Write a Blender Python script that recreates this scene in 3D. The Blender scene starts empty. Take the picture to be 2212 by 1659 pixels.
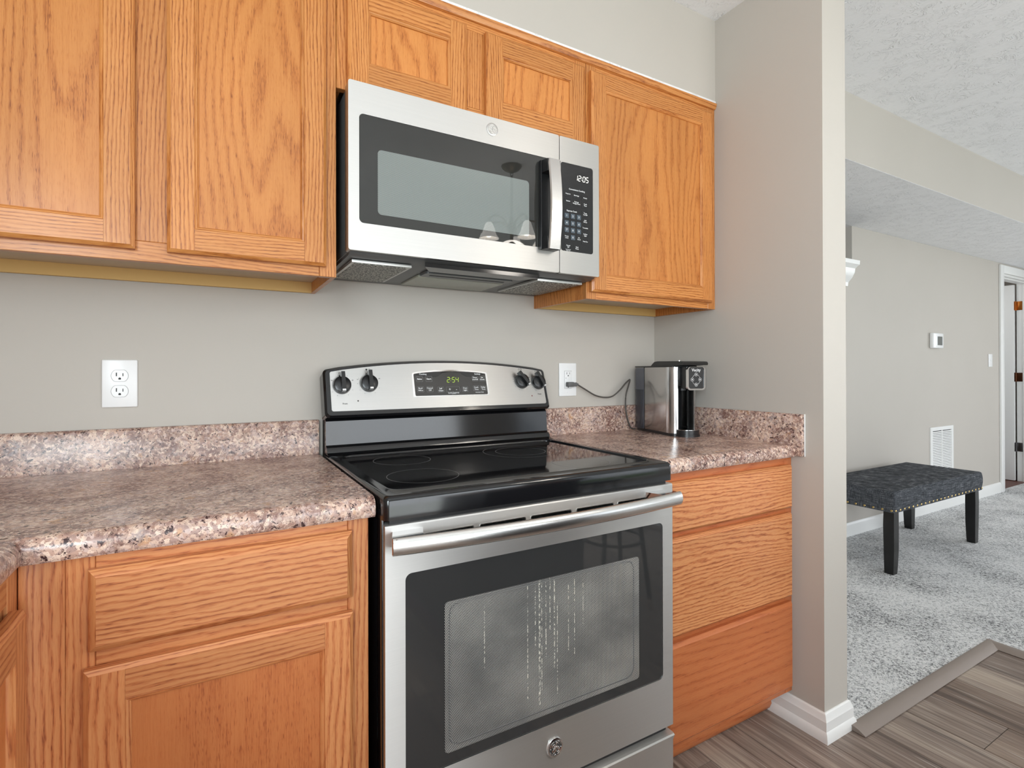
import bpy, bmesh, math, random
from mathutils import Vector, Matrix
random.seed(11)
C = bpy.context.scene.collection
R = math.radians

# ------------------------------------------------------------------ camera
IMG_W, IMG_H = 2212.0, 1659.0
F_PX, PY = 1131.23, 799.43
cam_d = bpy.data.cameras.new('camera')
cam = bpy.data.objects.new('camera', cam_d); C.objects.link(cam)
cam_d.sensor_fit = 'HORIZONTAL'; cam_d.sensor_width = 36.0
cam_d.lens = F_PX / IMG_W * 36.0
cam_d.shift_y = -(IMG_H / 2 - PY) / IMG_W
cam_d.clip_start = 0.02
yaw, pit, rol = R(29.8542), R(0.14286), R(-0.13026)
fw = Vector((math.sin(yaw)*math.cos(pit), math.cos(yaw)*math.cos(pit), math.sin(pit)))
r0 = Vector((math.cos(yaw), -math.sin(yaw), 0)); u0 = r0.cross(fw)
rr = r0*math.cos(rol) + u0*math.sin(rol); uu = u0*math.cos(rol) - r0*math.sin(rol)
cam.matrix_world = Matrix(((rr.x, uu.x, -fw.x, -0.283), (rr.y, uu.y, -fw.y, -1.64148),
                           (rr.z, uu.z, -fw.z, 1.14059), (0, 0, 0, 1)))
bpy.context.scene.camera = cam

# ------------------------------------------------------------------ world, lights, exposure
sc = bpy.context.scene
sc.view_settings.view_transform = 'Standard'
sc.view_settings.look = 'None'
sc.view_settings.exposure = 0.08
sc.view_settings.gamma = 1.0
sc.view_settings.use_curve_mapping = False
sc.cycles.max_bounces = 8
sc.cycles.diffuse_bounces = 5
sc.cycles.glossy_bounces = 4
sc.cycles.transmission_bounces = 6
sc.cycles.transparent_max_bounces = 8
sc.cycles.caustics_reflective = False
sc.cycles.caustics_refractive = False
world = bpy.data.worlds.new('world'); sc.world = world
world.use_nodes = True
wb = world.node_tree.nodes['Background']
wb.inputs[0].default_value = (0.80, 0.90, 1.0, 1); wb.inputs[1].default_value = 1.3

def area(name, loc, size, aim, power, col=(1, 1, 1)):
    d = bpy.data.lights.new(name, 'AREA'); d.shape = 'RECTANGLE'
    d.size, d.size_y = size; d.energy = power; d.color = col
    o = bpy.data.objects.new(name, d); C.objects.link(o)
    o.location = loc
    o.rotation_euler = Vector(aim).to_track_quat('-Z', 'Y').to_euler()
    return o
# daylight through the patio door, the kitchen window and the living room window
area('patio_daylight', (0.9, -4.45, 0.9), (2.9, 1.7), (0, 1, 0.05), 62, (0.93, 0.97, 1.0))
area('side_daylight', (-1.08, -2.75, 1.5), (1.3, 1.1), (1, 0.38, 0.0), 62, (0.84, 0.95, 1.0))
area('living_daylight', (7.3, -2.6, 1.5), (2.6, 1.5), (-1, 0.0, -0.05), 57, (0.95, 0.97, 1.0))
area('living_rear_daylight', (4.6, -4.45, 1.2), (2.6, 1.7), (0, 1, 1.5), 11, (0.95, 0.97, 1.0))

# ------------------------------------------------------------------ mesh helpers
class MB:
    def __init__(s, M=None):
        s.v = []; s.f = []; s.g = []; s.t = []; s.mi = []; s.M = M or Matrix()
    def add(s, verts, faces, grain='z', mi=0, M=None):
        off = Vector((random.uniform(0, 9), random.uniform(0, 40), random.uniform(0, 9)))
        tint = random.random(); n = len(s.v)
        T = s.M @ M if M is not None else s.M
        for p in verts:
            p = Vector(p)
            g = {'x': (p.z, p.x, p.y), 'y': (p.x, p.y, p.z), 'z': (p.x, p.z, p.y)}[grain]
            s.g.append(Vector(g) + off); s.t.append(tint); s.v.append(T @ p)
        for f in faces:
            s.f.append([i + n for i in f]); s.mi.append(mi)
    def from_bm(s, bm, grain='z', mi=0, M=None):
        bm.verts.index_update()
        s.add([v.co.copy() for v in bm.verts], [[v.index for v in f.verts] for f in bm.faces], grain, mi, M)
        bm.free()
    def box(s, x0, x1, y0, y1, z0, z1, bev=0.0, seg=2, grain='z', mi=0, M=None):
        bm = bmesh.new()
        bmesh.ops.create_cube(bm, size=1.0)
        for v in bm.verts:
            v.co = Vector(((x0+x1)/2 + v.co.x*(x1-x0), (y0+y1)/2 + v.co.y*(y1-y0), (z0+z1)/2 + v.co.z*(z1-z0)))
        if bev > 0:
            bev = min(bev, 0.49*min(abs(x1-x0), abs(y1-y0), abs(z1-z0)))
            bmesh.ops.bevel(bm, geom=bm.edges[:], offset=bev, segments=seg, affect='EDGES', profile=0.5)
        s.from_bm(bm, grain, mi, M)
    def prism(s, poly, axis, a, b, grain='z', mi=0, M=None):
        # poly of 2D points; axis x: (y,z), y: (x,z), z: (x,y)
        def P(p, t):
            return {'x': (t, p[0], p[1]), 'y': (p[0], t, p[1]), 'z': (p[0], p[1], t)}[axis]
        n = len(poly)
        vs = [P(p, a) for p in poly] + [P(p, b) for p in poly]
        fs = [list(range(n))[::-1], list(range(n, 2*n))] + [[i, (i+1) % n, n+(i+1) % n, n+i] for i in range(n)]
        s.add(vs, fs, grain, mi, M)
    def frame(s, outer, inner, ya, yb, mi=0, M=None, back=True):
        # plate in XZ with a hole; outer/inner same count; front at ya, back at yb (ya<yb)
        n = len(outer)
        vs = [(p[0], ya, p[1]) for p in outer] + [(p[0], ya, p[1]) for p in inner] + \
             [(p[0], yb, p[1]) for p in outer] + [(p[0], yb, p[1]) for p in inner]
        fs = []
        for i in range(n):
            j = (i+1) % n
            fs.append([i, j, n+j, n+i]); fs.append([n+i, n+j, 3*n+j, 3*n+i])
            fs.append([2*n+i, 2*n+j, j, i])
            if back: fs.append([2*n+j, 2*n+i, 3*n+i, 3*n+j])
        s.add(vs, fs, 'z', mi, M)
    def cyl(s, c, r, h, axis='z', n=24, r2=None, mi=0, M=None, grain='z', bev=0):
        bm = bmesh.new()
        bmesh.ops.create_cone(bm, cap_ends=True, segments=n, radius1=r, radius2=r if r2 is None else r2, depth=h)
        if bev > 0:
            es = [e for e in bm.edges if abs(e.verts[0].co.z - e.verts[1].co.z) < 1e-6]
            bmesh.ops.bevel(bm, geom=es, offset=bev, segments=2, affect='EDGES', profile=0.5)
        rot = {'z': Matrix(), 'x': Matrix.Rotation(R(90), 4, 'Y'), 'y': Matrix.Rotation(R(90), 4, 'X')}[axis]
        bm.transform(Matrix.Translation(c) @ rot)
        s.from_bm(bm, grain, mi, M)
    def ball(s, c, r, sc3=(1, 1, 1), n=12, mi=0, M=None):
        bm = bmesh.new()
        bmesh.ops.create_uvsphere(bm, u_segments=n, v_segments=max(6, n//2), radius=r)
        bm.transform(Matrix.Translation(c) @ Matrix.Diagonal((*sc3, 1)))
        s.from_bm(bm, 'z', mi, M)
    def lathe(s, c, prof, n=24, mi=0, M=None):
        vs = []; fs = []; m = len(prof)
        for i in range(n):
            a = 2*math.pi*i/n
            for r, z in prof: vs.append((c[0]+r*math.cos(a), c[1]+r*math.sin(a), c[2]+z))
        for i in range(n):
            j = (i+1) % n
            for k in range(m-1): fs.append([i*m+k, j*m+k, j*m+k+1, i*m+k+1])
        s.add(vs, fs, 'z', mi, M)
    def tube(s, pts, r, n=8, mi=0, M=None, rz=None, up=(0, 0, 1), caps=True, closed=False):
        pts = [Vector(p) for p in pts]; m = len(pts); vs = []; fs = []
        for i, p in enumerate(pts):
            if closed: d = pts[(i+1) % m] - pts[i-1]
            else: d = pts[min(i+1, m-1)] - pts[max(i-1, 0)]
            d.normalize(); upv = Vector(up)
            if abs(d.dot(upv)) > 0.95: upv = Vector((1, 0, 0)) if abs(d.x) < 0.9 else Vector((0, 1, 0))
            a = d.cross(upv).normalized(); b = a.cross(d).normalized()
            ra = r[i] if isinstance(r, (list, tuple)) else r
            rb = ra if rz is None else rz
            for k in range(n):
                t = 2*math.pi*k/n
                vs.append(p + a*math.cos(t)*ra + b*math.sin(t)*rb)
        for i in range(m if closed else m-1):
            for k in range(n):
                j = (i+1) % m
                fs.append([i*n+k, i*n+(k+1) % n, j*n+(k+1) % n, j*n+k])
        if caps and not closed:
            fs.append(list(range(n))[::-1]); fs.append([(m-1)*n+k for k in range(n)])
        s.add(vs, fs, 'z', mi, M)
    def build(s, name, mat, parent=None, smooth=True, angle=32, M=None):
        me = bpy.data.meshes.new(name)
        me.from_pydata([tuple(v) for v in s.v], [], s.f)
        a = me.attributes.new('gc', 'FLOAT_VECTOR', 'POINT'); a.data.foreach_set('vector', [c for g in s.g for c in g])
        b = me.attributes.new('tint', 'FLOAT', 'POINT'); b.data.foreach_set('value', s.t)
        mats = mat if isinstance(mat, (list, tuple)) else [mat]
        for m in mats: me.materials.append(m)
        for p, i in zip(me.polygons, s.mi): p.material_index = i
        bmm = bmesh.new(); bmm.from_mesh(me)
        bmesh.ops.recalc_face_normals(bmm, faces=bmm.faces[:]); bmm.to_mesh(me); bmm.free()
        if smooth:
            me.polygons.foreach_set('use_smooth', [True]*len(me.polygons))
            me.set_sharp_from_angle(angle=R(angle))
        o = bpy.data.objects.new(name, me); C.objects.link(o)
        if parent is not None:
            o.parent = parent
            wp = parent_world(parent)
            o.matrix_parent_inverse = wp.inverted()
        return o

def parent_world(o):
    m = o.matrix_basis.copy()
    if o.parent is not None:
        m = parent_world(o.parent) @ o.matrix_parent_inverse @ m
    return m

def thing(name, label, cat, loc=(0, 0, 0), group=None):
    o = bpy.data.objects.new(name, None); C.objects.link(o)
    o.location = loc; o.empty_display_size = 0.05
    o['label'] = label; o['category'] = cat
    if group: o['group'] = group
    return o
def tag(o, label, cat, group=None):
    o['label'] = label; o['category'] = cat
    if group: o['group'] = group
    return o
def struct(o, label=None):
    o['kind'] = 'structure'
    if label: o['label'] = label
    return o

def rrect(x0, x1, z0, z1, r, n=6):
    pts = []
    for cx, cz, a0 in ((x1-r, z0+r, -90), (x1-r, z1-r, 0), (x0+r, z1-r, 90), (x0+r, z0+r, 180)):
        for i in range(n+1):
            a = R(a0 + 90*i/n); pts.append((cx+r*math.cos(a), cz+r*math.sin(a)))
    return pts
def rect_like(x0, x1, z0, z1, n=6):
    return rrect(x0, x1, z0, z1, 0.0006, n)

def text_mesh(items, name, mat, parent, M=Matrix(), depth=0.0):
    """items: (string, x, z, size[, align]) lettering facing -y in local coords of M"""
    mb = MB()
    for it in items:
        st, x, z, size = it[:4]; al = it[4] if len(it) > 4 else 'CENTER'
        cu = bpy.data.curves.new('t', 'FONT'); cu.body = st; cu.size = size
        cu.align_x = al; cu.align_y = 'CENTER'; cu.resolution_u = 2; cu.extrude = depth
        cu.offset = size*0.022
        ob = bpy.data.objects.new('t', cu); C.objects.link(ob)
        dg = bpy.context.evaluated_depsgraph_get()
        me = bpy.data.meshes.new_from_object(ob.evaluated_get(dg))
        T = M @ Matrix.Translation((x, 0, z)) @ Matrix.Rotation(R(90), 4, 'X')
        mb.add([T @ v.co for v in me.vertices], [list(p.vertices) for p in me.polygons])
        bpy.data.objects.remove(ob); bpy.data.curves.remove(cu); bpy.data.meshes.remove(me)
    return mb.build(name, mat, parent, smooth=False)

SEG = {'0': 'abcdef', '1': 'bc', '2': 'abged', '3': 'abgcd', '4': 'fgbc', '5': 'afgcd', '6': 'afgedc', '7': 'abc', '8': 'abcdefg', '9': 'abcdfg'}
def seven_seg(st, x, z, h, name, mat, parent, M=Matrix()):
    mb = MB(); w = h*0.52; t = h*0.11; sl = 0.12
    def bar(x0, z0, x1, z1):
        if abs(x1-x0) > abs(z1-z0):
            p = [(x0+t*.4, z0-t/2), (x1-t*.4, z0-t/2), (x1-t*.4, z0+t/2), (x0+t*.4, z0+t/2)]
        else:
            p = [(x0-t/2, z0+t*.4), (x0+t/2, z0+t*.4), (x0+t/2, z1-t*.4), (x0-t/2, z1-t*.4)]
        p = [(a+sl*(b-z), b) for a, b in p]
        mb.add([(a, 0, b) for a, b in p], [[0, 1, 2, 3]], M=M)
    for ch in st:
        if ch == ':':
            for dz in (.3, .7):
                mb.add([(x+sl*h*dz+a*t, 0, z+h*dz+b*t) for a, b in ((-.5, -.5), (.5, -.5), (.5, .5), (-.5, .5))], [[0, 1, 2, 3]], M=M)
            x += h*0.28; continue
        s = SEG[ch]
        L = {'a': (x, z+h, x+w, z+h), 'g': (x, z+h/2, x+w, z+h/2), 'd': (x, z, x+w, z), 'b': (x+w, z+h/2, x+w, z+h),
             'c': (x+w, z, x+w, z+h/2), 'f': (x, z+h/2, x, z+h), 'e': (x, z, x, z+h/2)}
        for c in s: bar(*L[c])
        x += w + h*0.26
    return mb.build(name, mat, parent, smooth=False)

# ------------------------------------------------------------------ materials
def new_mat(name):
    m = bpy.data.materials.new(name); m.use_nodes = True
    nt = m.node_tree; b = nt.nodes['Principled BSDF']
    return m, nt, b
def setp(b, col=None, rough=None, metal=None, spec=None, coat=None, coat_r=None, ior=None, trans=None, aniso=None):
    if col is not None: b.inputs['Base Color'].default_value = (*col, 1)
    if rough is not None: b.inputs['Roughness'].default_value = rough
    if metal is not None: b.inputs['Metallic'].default_value = metal
    if spec is not None: b.inputs['Specular IOR Level'].default_value = spec
    if coat is not None: b.inputs['Coat Weight'].default_value = coat
    if coat_r is not None: b.inputs['Coat Roughness'].default_value = coat_r
    if ior is not None: b.inputs['IOR'].default_value = ior
    if trans is not None: b.inputs['Transmission Weight'].default_value = trans
    if aniso is not None: b.inputs['Anisotropic'].default_value = aniso
def plain(name, col, rough=0.5, metal=0.0, **k):
    m, nt, b = new_mat(name); setp(b, col, rough, metal, **k); return m
def N(nt, t, **k):
    n = nt.nodes.new(t)
    for a, v in k.items(): setattr(n, a, v)
    return n
def math_(nt, op, a, b=None, c=None, clamp=False):
    n = N(nt, 'ShaderNodeMath', operation=op); n.use_clamp = clamp
    for i, x in enumerate((a, b, c)):
        if x is None: continue
        if hasattr(x, 'is_linked'): nt.links.new(x, n.inputs[i])
        else: n.inputs[i].default_value = x
    return n.outputs[0]
def vmul(nt, v, s3):
    n = N(nt, 'ShaderNodeVectorMath', operation='MULTIPLY'); nt.links.new(v, n.inputs[0]); n.inputs[1].default_value = s3
    return n.outputs[0]
def noise(nt, v, scale=1.0, detail=2.0, rough=0.5, dist=0.0):
    n = N(nt, 'ShaderNodeTexNoise'); n.inputs['Scale'].default_value = scale; n.inputs['Detail'].default_value = detail
    n.inputs['Roughness'].default_value = rough; n.inputs['Distortion'].default_value = dist
    if v is not None: nt.links.new(v, n.inputs['Vector'])
    return n.outputs['Fac']
def ramp(nt, fac, stops, interp='LINEAR'):
    n = N(nt, 'ShaderNodeValToRGB'); cr = n.color_ramp; cr.interpolation = interp
    while len(cr.elements) < len(stops): cr.elements.new(0.5)
    for e, (p, c) in zip(cr.elements, stops):
        e.position = p; e.color = (*c, 1) if not isinstance(c, (int, float)) else (c, c, c, 1)
    nt.links.new(fac, n.inputs[0]); return n.outputs[0]
def mix(nt, fac, a, b, mode='MIX'):
    n = N(nt, 'ShaderNodeMix', data_type='RGBA', blend_type=mode)
    for i, x in ((0, fac), (6, a), (7, b)):
        if hasattr(x, 'is_linked'): nt.links.new(x, n.inputs[i])
        elif isinstance(x, (int, float)): n.inputs[i].default_value = x
        else: n.inputs[i].default_value = (*x, 1)
    return n.outputs[2]
def bump(nt, b, h, strength, dist):
    n = N(nt, 'ShaderNodeBump'); n.inputs['Strength'].default_value = strength; n.inputs['Distance'].default_value = dist
    nt.links.new(h, n.inputs['Height']); nt.links.new(n.outputs[0], b.inputs['Normal'])
def attr(nt, name, out='Vector'):
    n = N(nt, 'ShaderNodeAttribute', attribute_name=name); return n.outputs[out]
def objco(nt):
    return N(nt, 'ShaderNodeTexCoord').outputs['Object']

def oak(name, light, mid, dark, figure=9.0, across=3.0, straight=70.0, rough=0.33, pore=0.5, ringw=0.42, wig=0.8):
    m, nt, b = new_mat(name); g = attr(nt, 'gc')
    n1 = noise(nt, vmul(nt, g, (across, 0.8, across)), 1.0, 1.5, 0.45)
    sep = N(nt, 'ShaderNodeSeparateXYZ'); nt.links.new(g, sep.inputs[0])
    jit = noise(nt, vmul(nt, g, (70, 16, 70)), 1.0, 2.0, 0.6)
    rc = math_(nt, 'ADD', math_(nt, 'MULTIPLY', n1, figure*2.2), math_(nt, 'MULTIPLY', sep.outputs[0], straight))
    rc = math_(nt, 'ADD', rc, math_(nt, 'MULTIPLY', sep.outputs[2], straight*1.7))
    rc = math_(nt, 'ADD', rc, math_(nt, 'MULTIPLY', jit, wig))
    fr = math_(nt, 'FRACT', rc)
    ring = ramp(nt, fr, [(0.0, 0.25), (0.15, 0.0), (0.5, 0.15), (0.80, 1.0), (1.0, 0.35)])
    fine = noise(nt, vmul(nt, g, (420, 10, 420)), 1.0, 3.0, 0.65)
    fl = ramp(nt, fine, [(0.40, 1.0), (0.56, 0.0)])
    pores = noise(nt, vmul(nt, g, (1100, 60, 1100)), 1.0, 1.0, 0.5)
    pr = ramp(nt, pores, [(0.58, 0.0), (0.68, 1.0)])
    wmask = math_(nt, 'ADD', math_(nt, 'MULTIPLY', ring, 0.65), 0.35)
    k = math_(nt, 'ADD', math_(nt, 'MULTIPLY', ring, ringw), math_(nt, 'MULTIPLY', math_(nt, 'MULTIPLY', fl, wmask), 0.42))
    k = math_(nt, 'ADD', k, math_(nt, 'MULTIPLY', math_(nt, 'MULTIPLY', pr, wmask), pore), clamp=True)
    col = ramp(nt, k, [(0.0, light), (0.5, mid), (1.0, dark)])
    tone = noise(nt, vmul(nt, g, (7, 1.6, 7)), 1.0, 2.0)
    tint = attr(nt, 'tint', 'Fac')
    v = math_(nt, 'ADD', math_(nt, 'MULTIPLY', tint, 0.14), math_(nt, 'MULTIPLY', tone, 0.30))
    v = math_(nt, 'ADD', v, 0.70)
    hsv = N(nt, 'ShaderNodeHueSaturation'); nt.links.new(col, hsv.inputs['Color']); nt.links.new(v, hsv.inputs['Value'])
    nt.links.new(hsv.outputs[0], b.inputs['Base Color'])
    setp(b, rough=rough, spec=0.42, coat=0.12, coat_r=0.22)
    bump(nt, b, math_(nt, 'MULTIPLY', k, -1.0), 0.10, 0.0008)
    return m
def srgb(r, g, b):
    f = lambda c: ((c/255+0.055)/1.055)**2.4 if c > 10 else c/255/12.92
    return (f(r), f(g), f(b))
OAK = oak('oak', srgb(216, 148, 84), srgb(188, 114, 54), srgb(124, 64, 28), figure=7.0, straight=125.0, wig=1.1)
OAK_PLY = oak('oak_panel', srgb(214, 142, 76), srgb(196, 120, 58), srgb(146, 80, 34), figure=8.0, across=4.5, straight=30.0, pore=0.75, ringw=0.34)
OAK_LOW = oak('oak_lower', srgb(216, 148, 94), srgb(194, 116, 68), srgb(142, 74, 42), figure=8.0, across=3.0, straight=85.0, wig=1.1)
OAK_FRONT = oak('oak_drawer_front', srgb(220, 152, 98), srgb(196, 118, 70), srgb(146, 78, 44), figure=8.0, across=4.5, straight=85.0, wig=1.5, ringw=0.5)
OAK_LOW_PLY = oak('oak_lower_panel', srgb(206, 128, 74), srgb(194, 112, 62), srgb(152, 78, 42), figure=2.0, across=5.0, straight=3.0, pore=0.7, ringw=0.2)
OAK_RED = oak('oak_drawer', srgb(206, 122, 72), srgb(192, 104, 58), srgb(148, 74, 38), figure=6.0, across=3.6, straight=20.0, ringw=0.25)

def m_wall(name, col, bmp=0.05):
    m, nt, b = new_mat(name); o = objco(nt)
    n = noise(nt, o, 2.2, 2.0)
    c = mix(nt, n, tuple(x*0.97 for x in col), tuple(min(1, x*1.03) for x in col)); nt.links.new(c, b.inputs['Base Color'])
    setp(b, rough=0.62, spec=0.3)
    bump(nt, b, noise(nt, o, 130.0, 3.0), bmp, 0.002)
    return m
WALL = m_wall('wall_paint', srgb(193, 187, 179))
WHITE = plain('white_trim_paint', srgb(238, 238, 236), 0.35)
WHITE_PL = plain('white_plastic', srgb(240, 240, 240), 0.28)
GREY_LINE = plain('grey_gap', (0.25, 0.25, 0.25), 0.6)
def m_ceiling():
    m, nt, b = new_mat('stomped_ceiling_paint'); o = objco(nt)
    setp(b, srgb(240, 240, 241), 0.8, spec=0.2)
    w = N(nt, 'ShaderNodeTexNoise'); w.inputs['Scale'].default_value = 9.0; w.inputs['Detail'].default_value = 1.0
    nt.links.new(o, w.inputs['Vector'])
    va = N(nt, 'ShaderNodeVectorMath', operation='MULTIPLY_ADD'); nt.links.new(w.outputs['Color'], va.inputs[0])
    va.inputs[1].default_value = (0.55, 0.55, 0.1); nt.links.new(o, va.inputs[2])
    n = noise(nt, vmul(nt, va.outputs[0], (22, 22, 22)), 1.0, 2.0, 0.55, 1.2)
    ridge = ramp(nt, math_(nt, 'ABSOLUTE', math_(nt, 'SUBTRACT', n, 0.5)), [(0.0, 1.0), (0.025, 0.0)])
    msk = ramp(nt, noise(nt, o, 14.0, 3.0), [(0.42, 0.0), (0.58, 1.0)])
    h = math_(nt, 'ADD', math_(nt, 'MULTIPLY', ridge, msk), math_(nt, 'MULTIPLY', noise(nt, o, 60.0, 3.0), 0.35))
    bump(nt, b, h, 0.6, 0.006)
    return m
CEIL = m_ceiling()

def m_granite():
    m, nt, b = new_mat('granite_laminate'); o = objco(nt)
    warp = N(nt, 'ShaderNodeTexNoise'); warp.inputs['Scale'].default_value = 35.0; warp.inputs['Detail'].default_value = 3.0
    nt.links.new(o, warp.inputs['Vector'])
    va = N(nt, 'ShaderNodeVectorMath', operation='MULTIPLY_ADD'); nt.links.new(warp.outputs['Color'], va.inputs[0])
    va.inputs[1].default_value = (0.018, 0.018, 0.018); nt.links.new(o, va.inputs[2])
    p = va.outputs[0]
    vor = N(nt, 'ShaderNodeTexVoronoi'); vor.inputs['Scale'].default_value = 150.0; nt.links.new(p, vor.inputs['Vector'])
    sx = N(nt, 'ShaderNodeSeparateColor'); nt.links.new(vor.outputs['Color'], sx.inputs[0])
    base = ramp(nt, sx.outputs[0], [(0.0, srgb(214, 184, 166)), (0.22, srgb(192, 158, 142)), (0.42, srgb(228, 202, 184)),
                                   (0.6, srgb(176, 146, 136)), (0.8, srgb(206, 180, 170)), (1.0, srgb(162, 122, 104))], 'CONSTANT')
    big = noise(nt, p, 13.0, 4.0, 0.6)
    tan = ramp(nt, noise(nt, p, 30.0, 2.0), [(0.66, 0.0), (0.72, 0.6)])
    c = mix(nt, tan, base, srgb(206, 156, 108))
    mv = ramp(nt, big, [(0.42, 0.0), (0.60, 0.85)])
    brk = ramp(nt, noise(nt, p, 120.0, 3.0, 0.6), [(0.42, 0.0), (0.52, 1.0)])
    c = mix(nt, math_(nt, 'MULTIPLY', mv, brk), c, srgb(116, 80, 72))
    gm = ramp(nt, noise(nt, vmul(nt, p, (1.0, 1.1, 0.9)), 21.0, 3.0), [(0.60, 0.0), (0.70, 0.6)])
    c = mix(nt, math_(nt, 'MULTIPLY', gm, ramp(nt, noise(nt, p, 150.0, 2.0), [(0.44, 0.0), (0.52, 1.0)])), c, srgb(134, 126, 130))
    dk = ramp(nt, noise(nt, p, 100.0, 4.0, 0.7), [(0.575, 0.0), (0.62, 1.0)])
    c = mix(nt, dk, c, srgb(60, 40, 42))
    dv = ramp(nt, noise(nt, p, 230.0, 2.0, 0.5, 1.8), [(0.60, 0.0), (0.66, 0.9)])
    c = mix(nt, dv, c, srgb(78, 56, 52))
    lt = ramp(nt, noise(nt, p, 170.0, 2.0, 0.5, 0.8), [(0.64, 0.0), (0.70, 0.6)])
    c = mix(nt, lt, c, srgb(236, 216, 200))
    nt.links.new(c, b.inputs['Base Color'])
    setp(b, rough=0.24, spec=0.5)
    bump(nt, b, noise(nt, o, 180.0, 2.0), 0.04, 0.001)
    return m
GRAN = m_granite()

def m_steel(name, col, rough, axis='x', bstr=0.0, aniso=0.8):
    m, nt, b = new_mat(name); o = objco(nt)
    s = {'x': (3.0, 600, 600), 'z': (600, 600, 3.0)}[axis]
    n = noise(nt, vmul(nt, o, s), 1.0, 3.0, 0.6)
    r = math_(nt, 'ADD', math_(nt, 'MULTIPLY', n, 0.08), rough-0.04); nt.links.new(r, b.inputs['Roughness'])
    c = mix(nt, n, tuple(x*0.94 for x in col), tuple(min(1, x*1.06) for x in col)); nt.links.new(c, b.inputs['Base Color'])
    setp(b, metal=1.0, aniso=aniso)
    t = N(nt, 'ShaderNodeCombineXYZ'); t.inputs[2 if axis == 'x' else 0].default_value = 1.0
    nt.links.new(t.outputs[0], b.inputs['Tangent'])
    return m
STEEL = m_steel('brushed_steel', (0.69, 0.68, 0.66), 0.42, aniso=0.85)
STEEL_H = m_steel('polished_steel_handle', (0.72, 0.715, 0.70), 0.24, aniso=0.3)
STEEL_V = m_steel('brushed_steel_column', (0.62, 0.62, 0.62), 0.2, 'z', aniso=0.2)
STEEL_D = m_steel('dark_steel_side', (0.50, 0.485, 0.475), 0.2, 'z', aniso=0.2)
CHROME = plain('chrome', (0.78, 0.78, 0.78), 0.08, 1.0)
BLACK_EN = plain('black_enamel', (0.006, 0.006, 0.007), 0.10, spec=0.6)
BLACK_GL = plain('black_glass', (0.010, 0.010, 0.011), 0.035, spec=0.55)
OVEN_GL = plain('smoked_oven_glass', (0.032, 0.032, 0.032), 0.03, spec=0.6)
BLACK_PL = plain('black_plastic', (0.014, 0.014, 0.015), 0.28)
BLACK_MT = plain('black_matte', (0.008, 0.008, 0.009), 0.55)
DARKGREY = plain('dark_grey_paint', (0.10, 0.105, 0.105), 0.32)
PRINT_W = plain('white_print', (0.75, 0.75, 0.75), 0.5)
PRINT_K = plain('black_print', (0.03, 0.03, 0.03), 0.5)
PRINT_G = plain('grey_print', (0.30, 0.30, 0.30), 0.5)
KEY_BLUE = plain('slate_key', srgb(66, 78, 88), 0.35)
KEY_EDGE = plain('key_edge', srgb(62, 62, 62), 0.4)
def emis(name, col, st):
    m, nt, b = new_mat(name); setp(b, col, 0.5); b.inputs['Emission Color'].default_value = (*col, 1); b.inputs['Emission Strength'].default_value = st
    return m
LED_W = emis('display_white', (0.95, 0.93, 0.85), 1.0)
LED_G = emis('display_green', srgb(160, 190, 60), 0.45)
def m_cooktop():
    m, nt, b = new_mat('ceramic_glass'); o = objco(nt)
    n = ramp(nt, noise(nt, o, 260.0, 1.0), [(0.74, 0.0), (0.78, 1.0)])
    c = mix(nt, n, (0.008, 0.008, 0.009), (0.05, 0.05, 0.05)); nt.links.new(c, b.inputs['Base Color'])
    r = ramp(nt, noise(nt, vmul(nt, o, (3, 9, 1)), 1.0, 4.0), [(0.35, 0.03), (0.7, 0.09)]); nt.links.new(r, b.inputs['Roughness'])
    setp(b, spec=0.6)
    return m
CERAMIC = m_cooktop()
def dots(nt, o, pitch, rad, wx=1.0):
    sep = N(nt, 'ShaderNodeSeparateXYZ'); nt.links.new(o, sep.inputs[0])
    X = math_(nt, 'DIVIDE', sep.outputs[0], pitch); Z = math_(nt, 'DIVIDE', sep.outputs[2], pitch*0.5*1.732)
    row = math_(nt, 'MODULO', math_(nt, 'FLOOR', Z), 2.0)
    X = math_(nt, 'ADD', X, math_(nt, 'MULTIPLY', row, 0.5))
    fx = math_(nt, 'SUBTRACT', math_(nt, 'FRACT', X), 0.5); fz = math_(nt, 'SUBTRACT', math_(nt, 'FRACT', Z), 0.5)
    fz = math_(nt, 'MULTIPLY', fz, 0.866)
    d = math_(nt, 'SQRT', math_(nt, 'ADD', math_(nt, 'MULTIPLY', fx, fx), math_(nt, 'MULTIPLY', fz, fz)))
    return math_(nt, 'LESS_THAN', d, rad)
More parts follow.
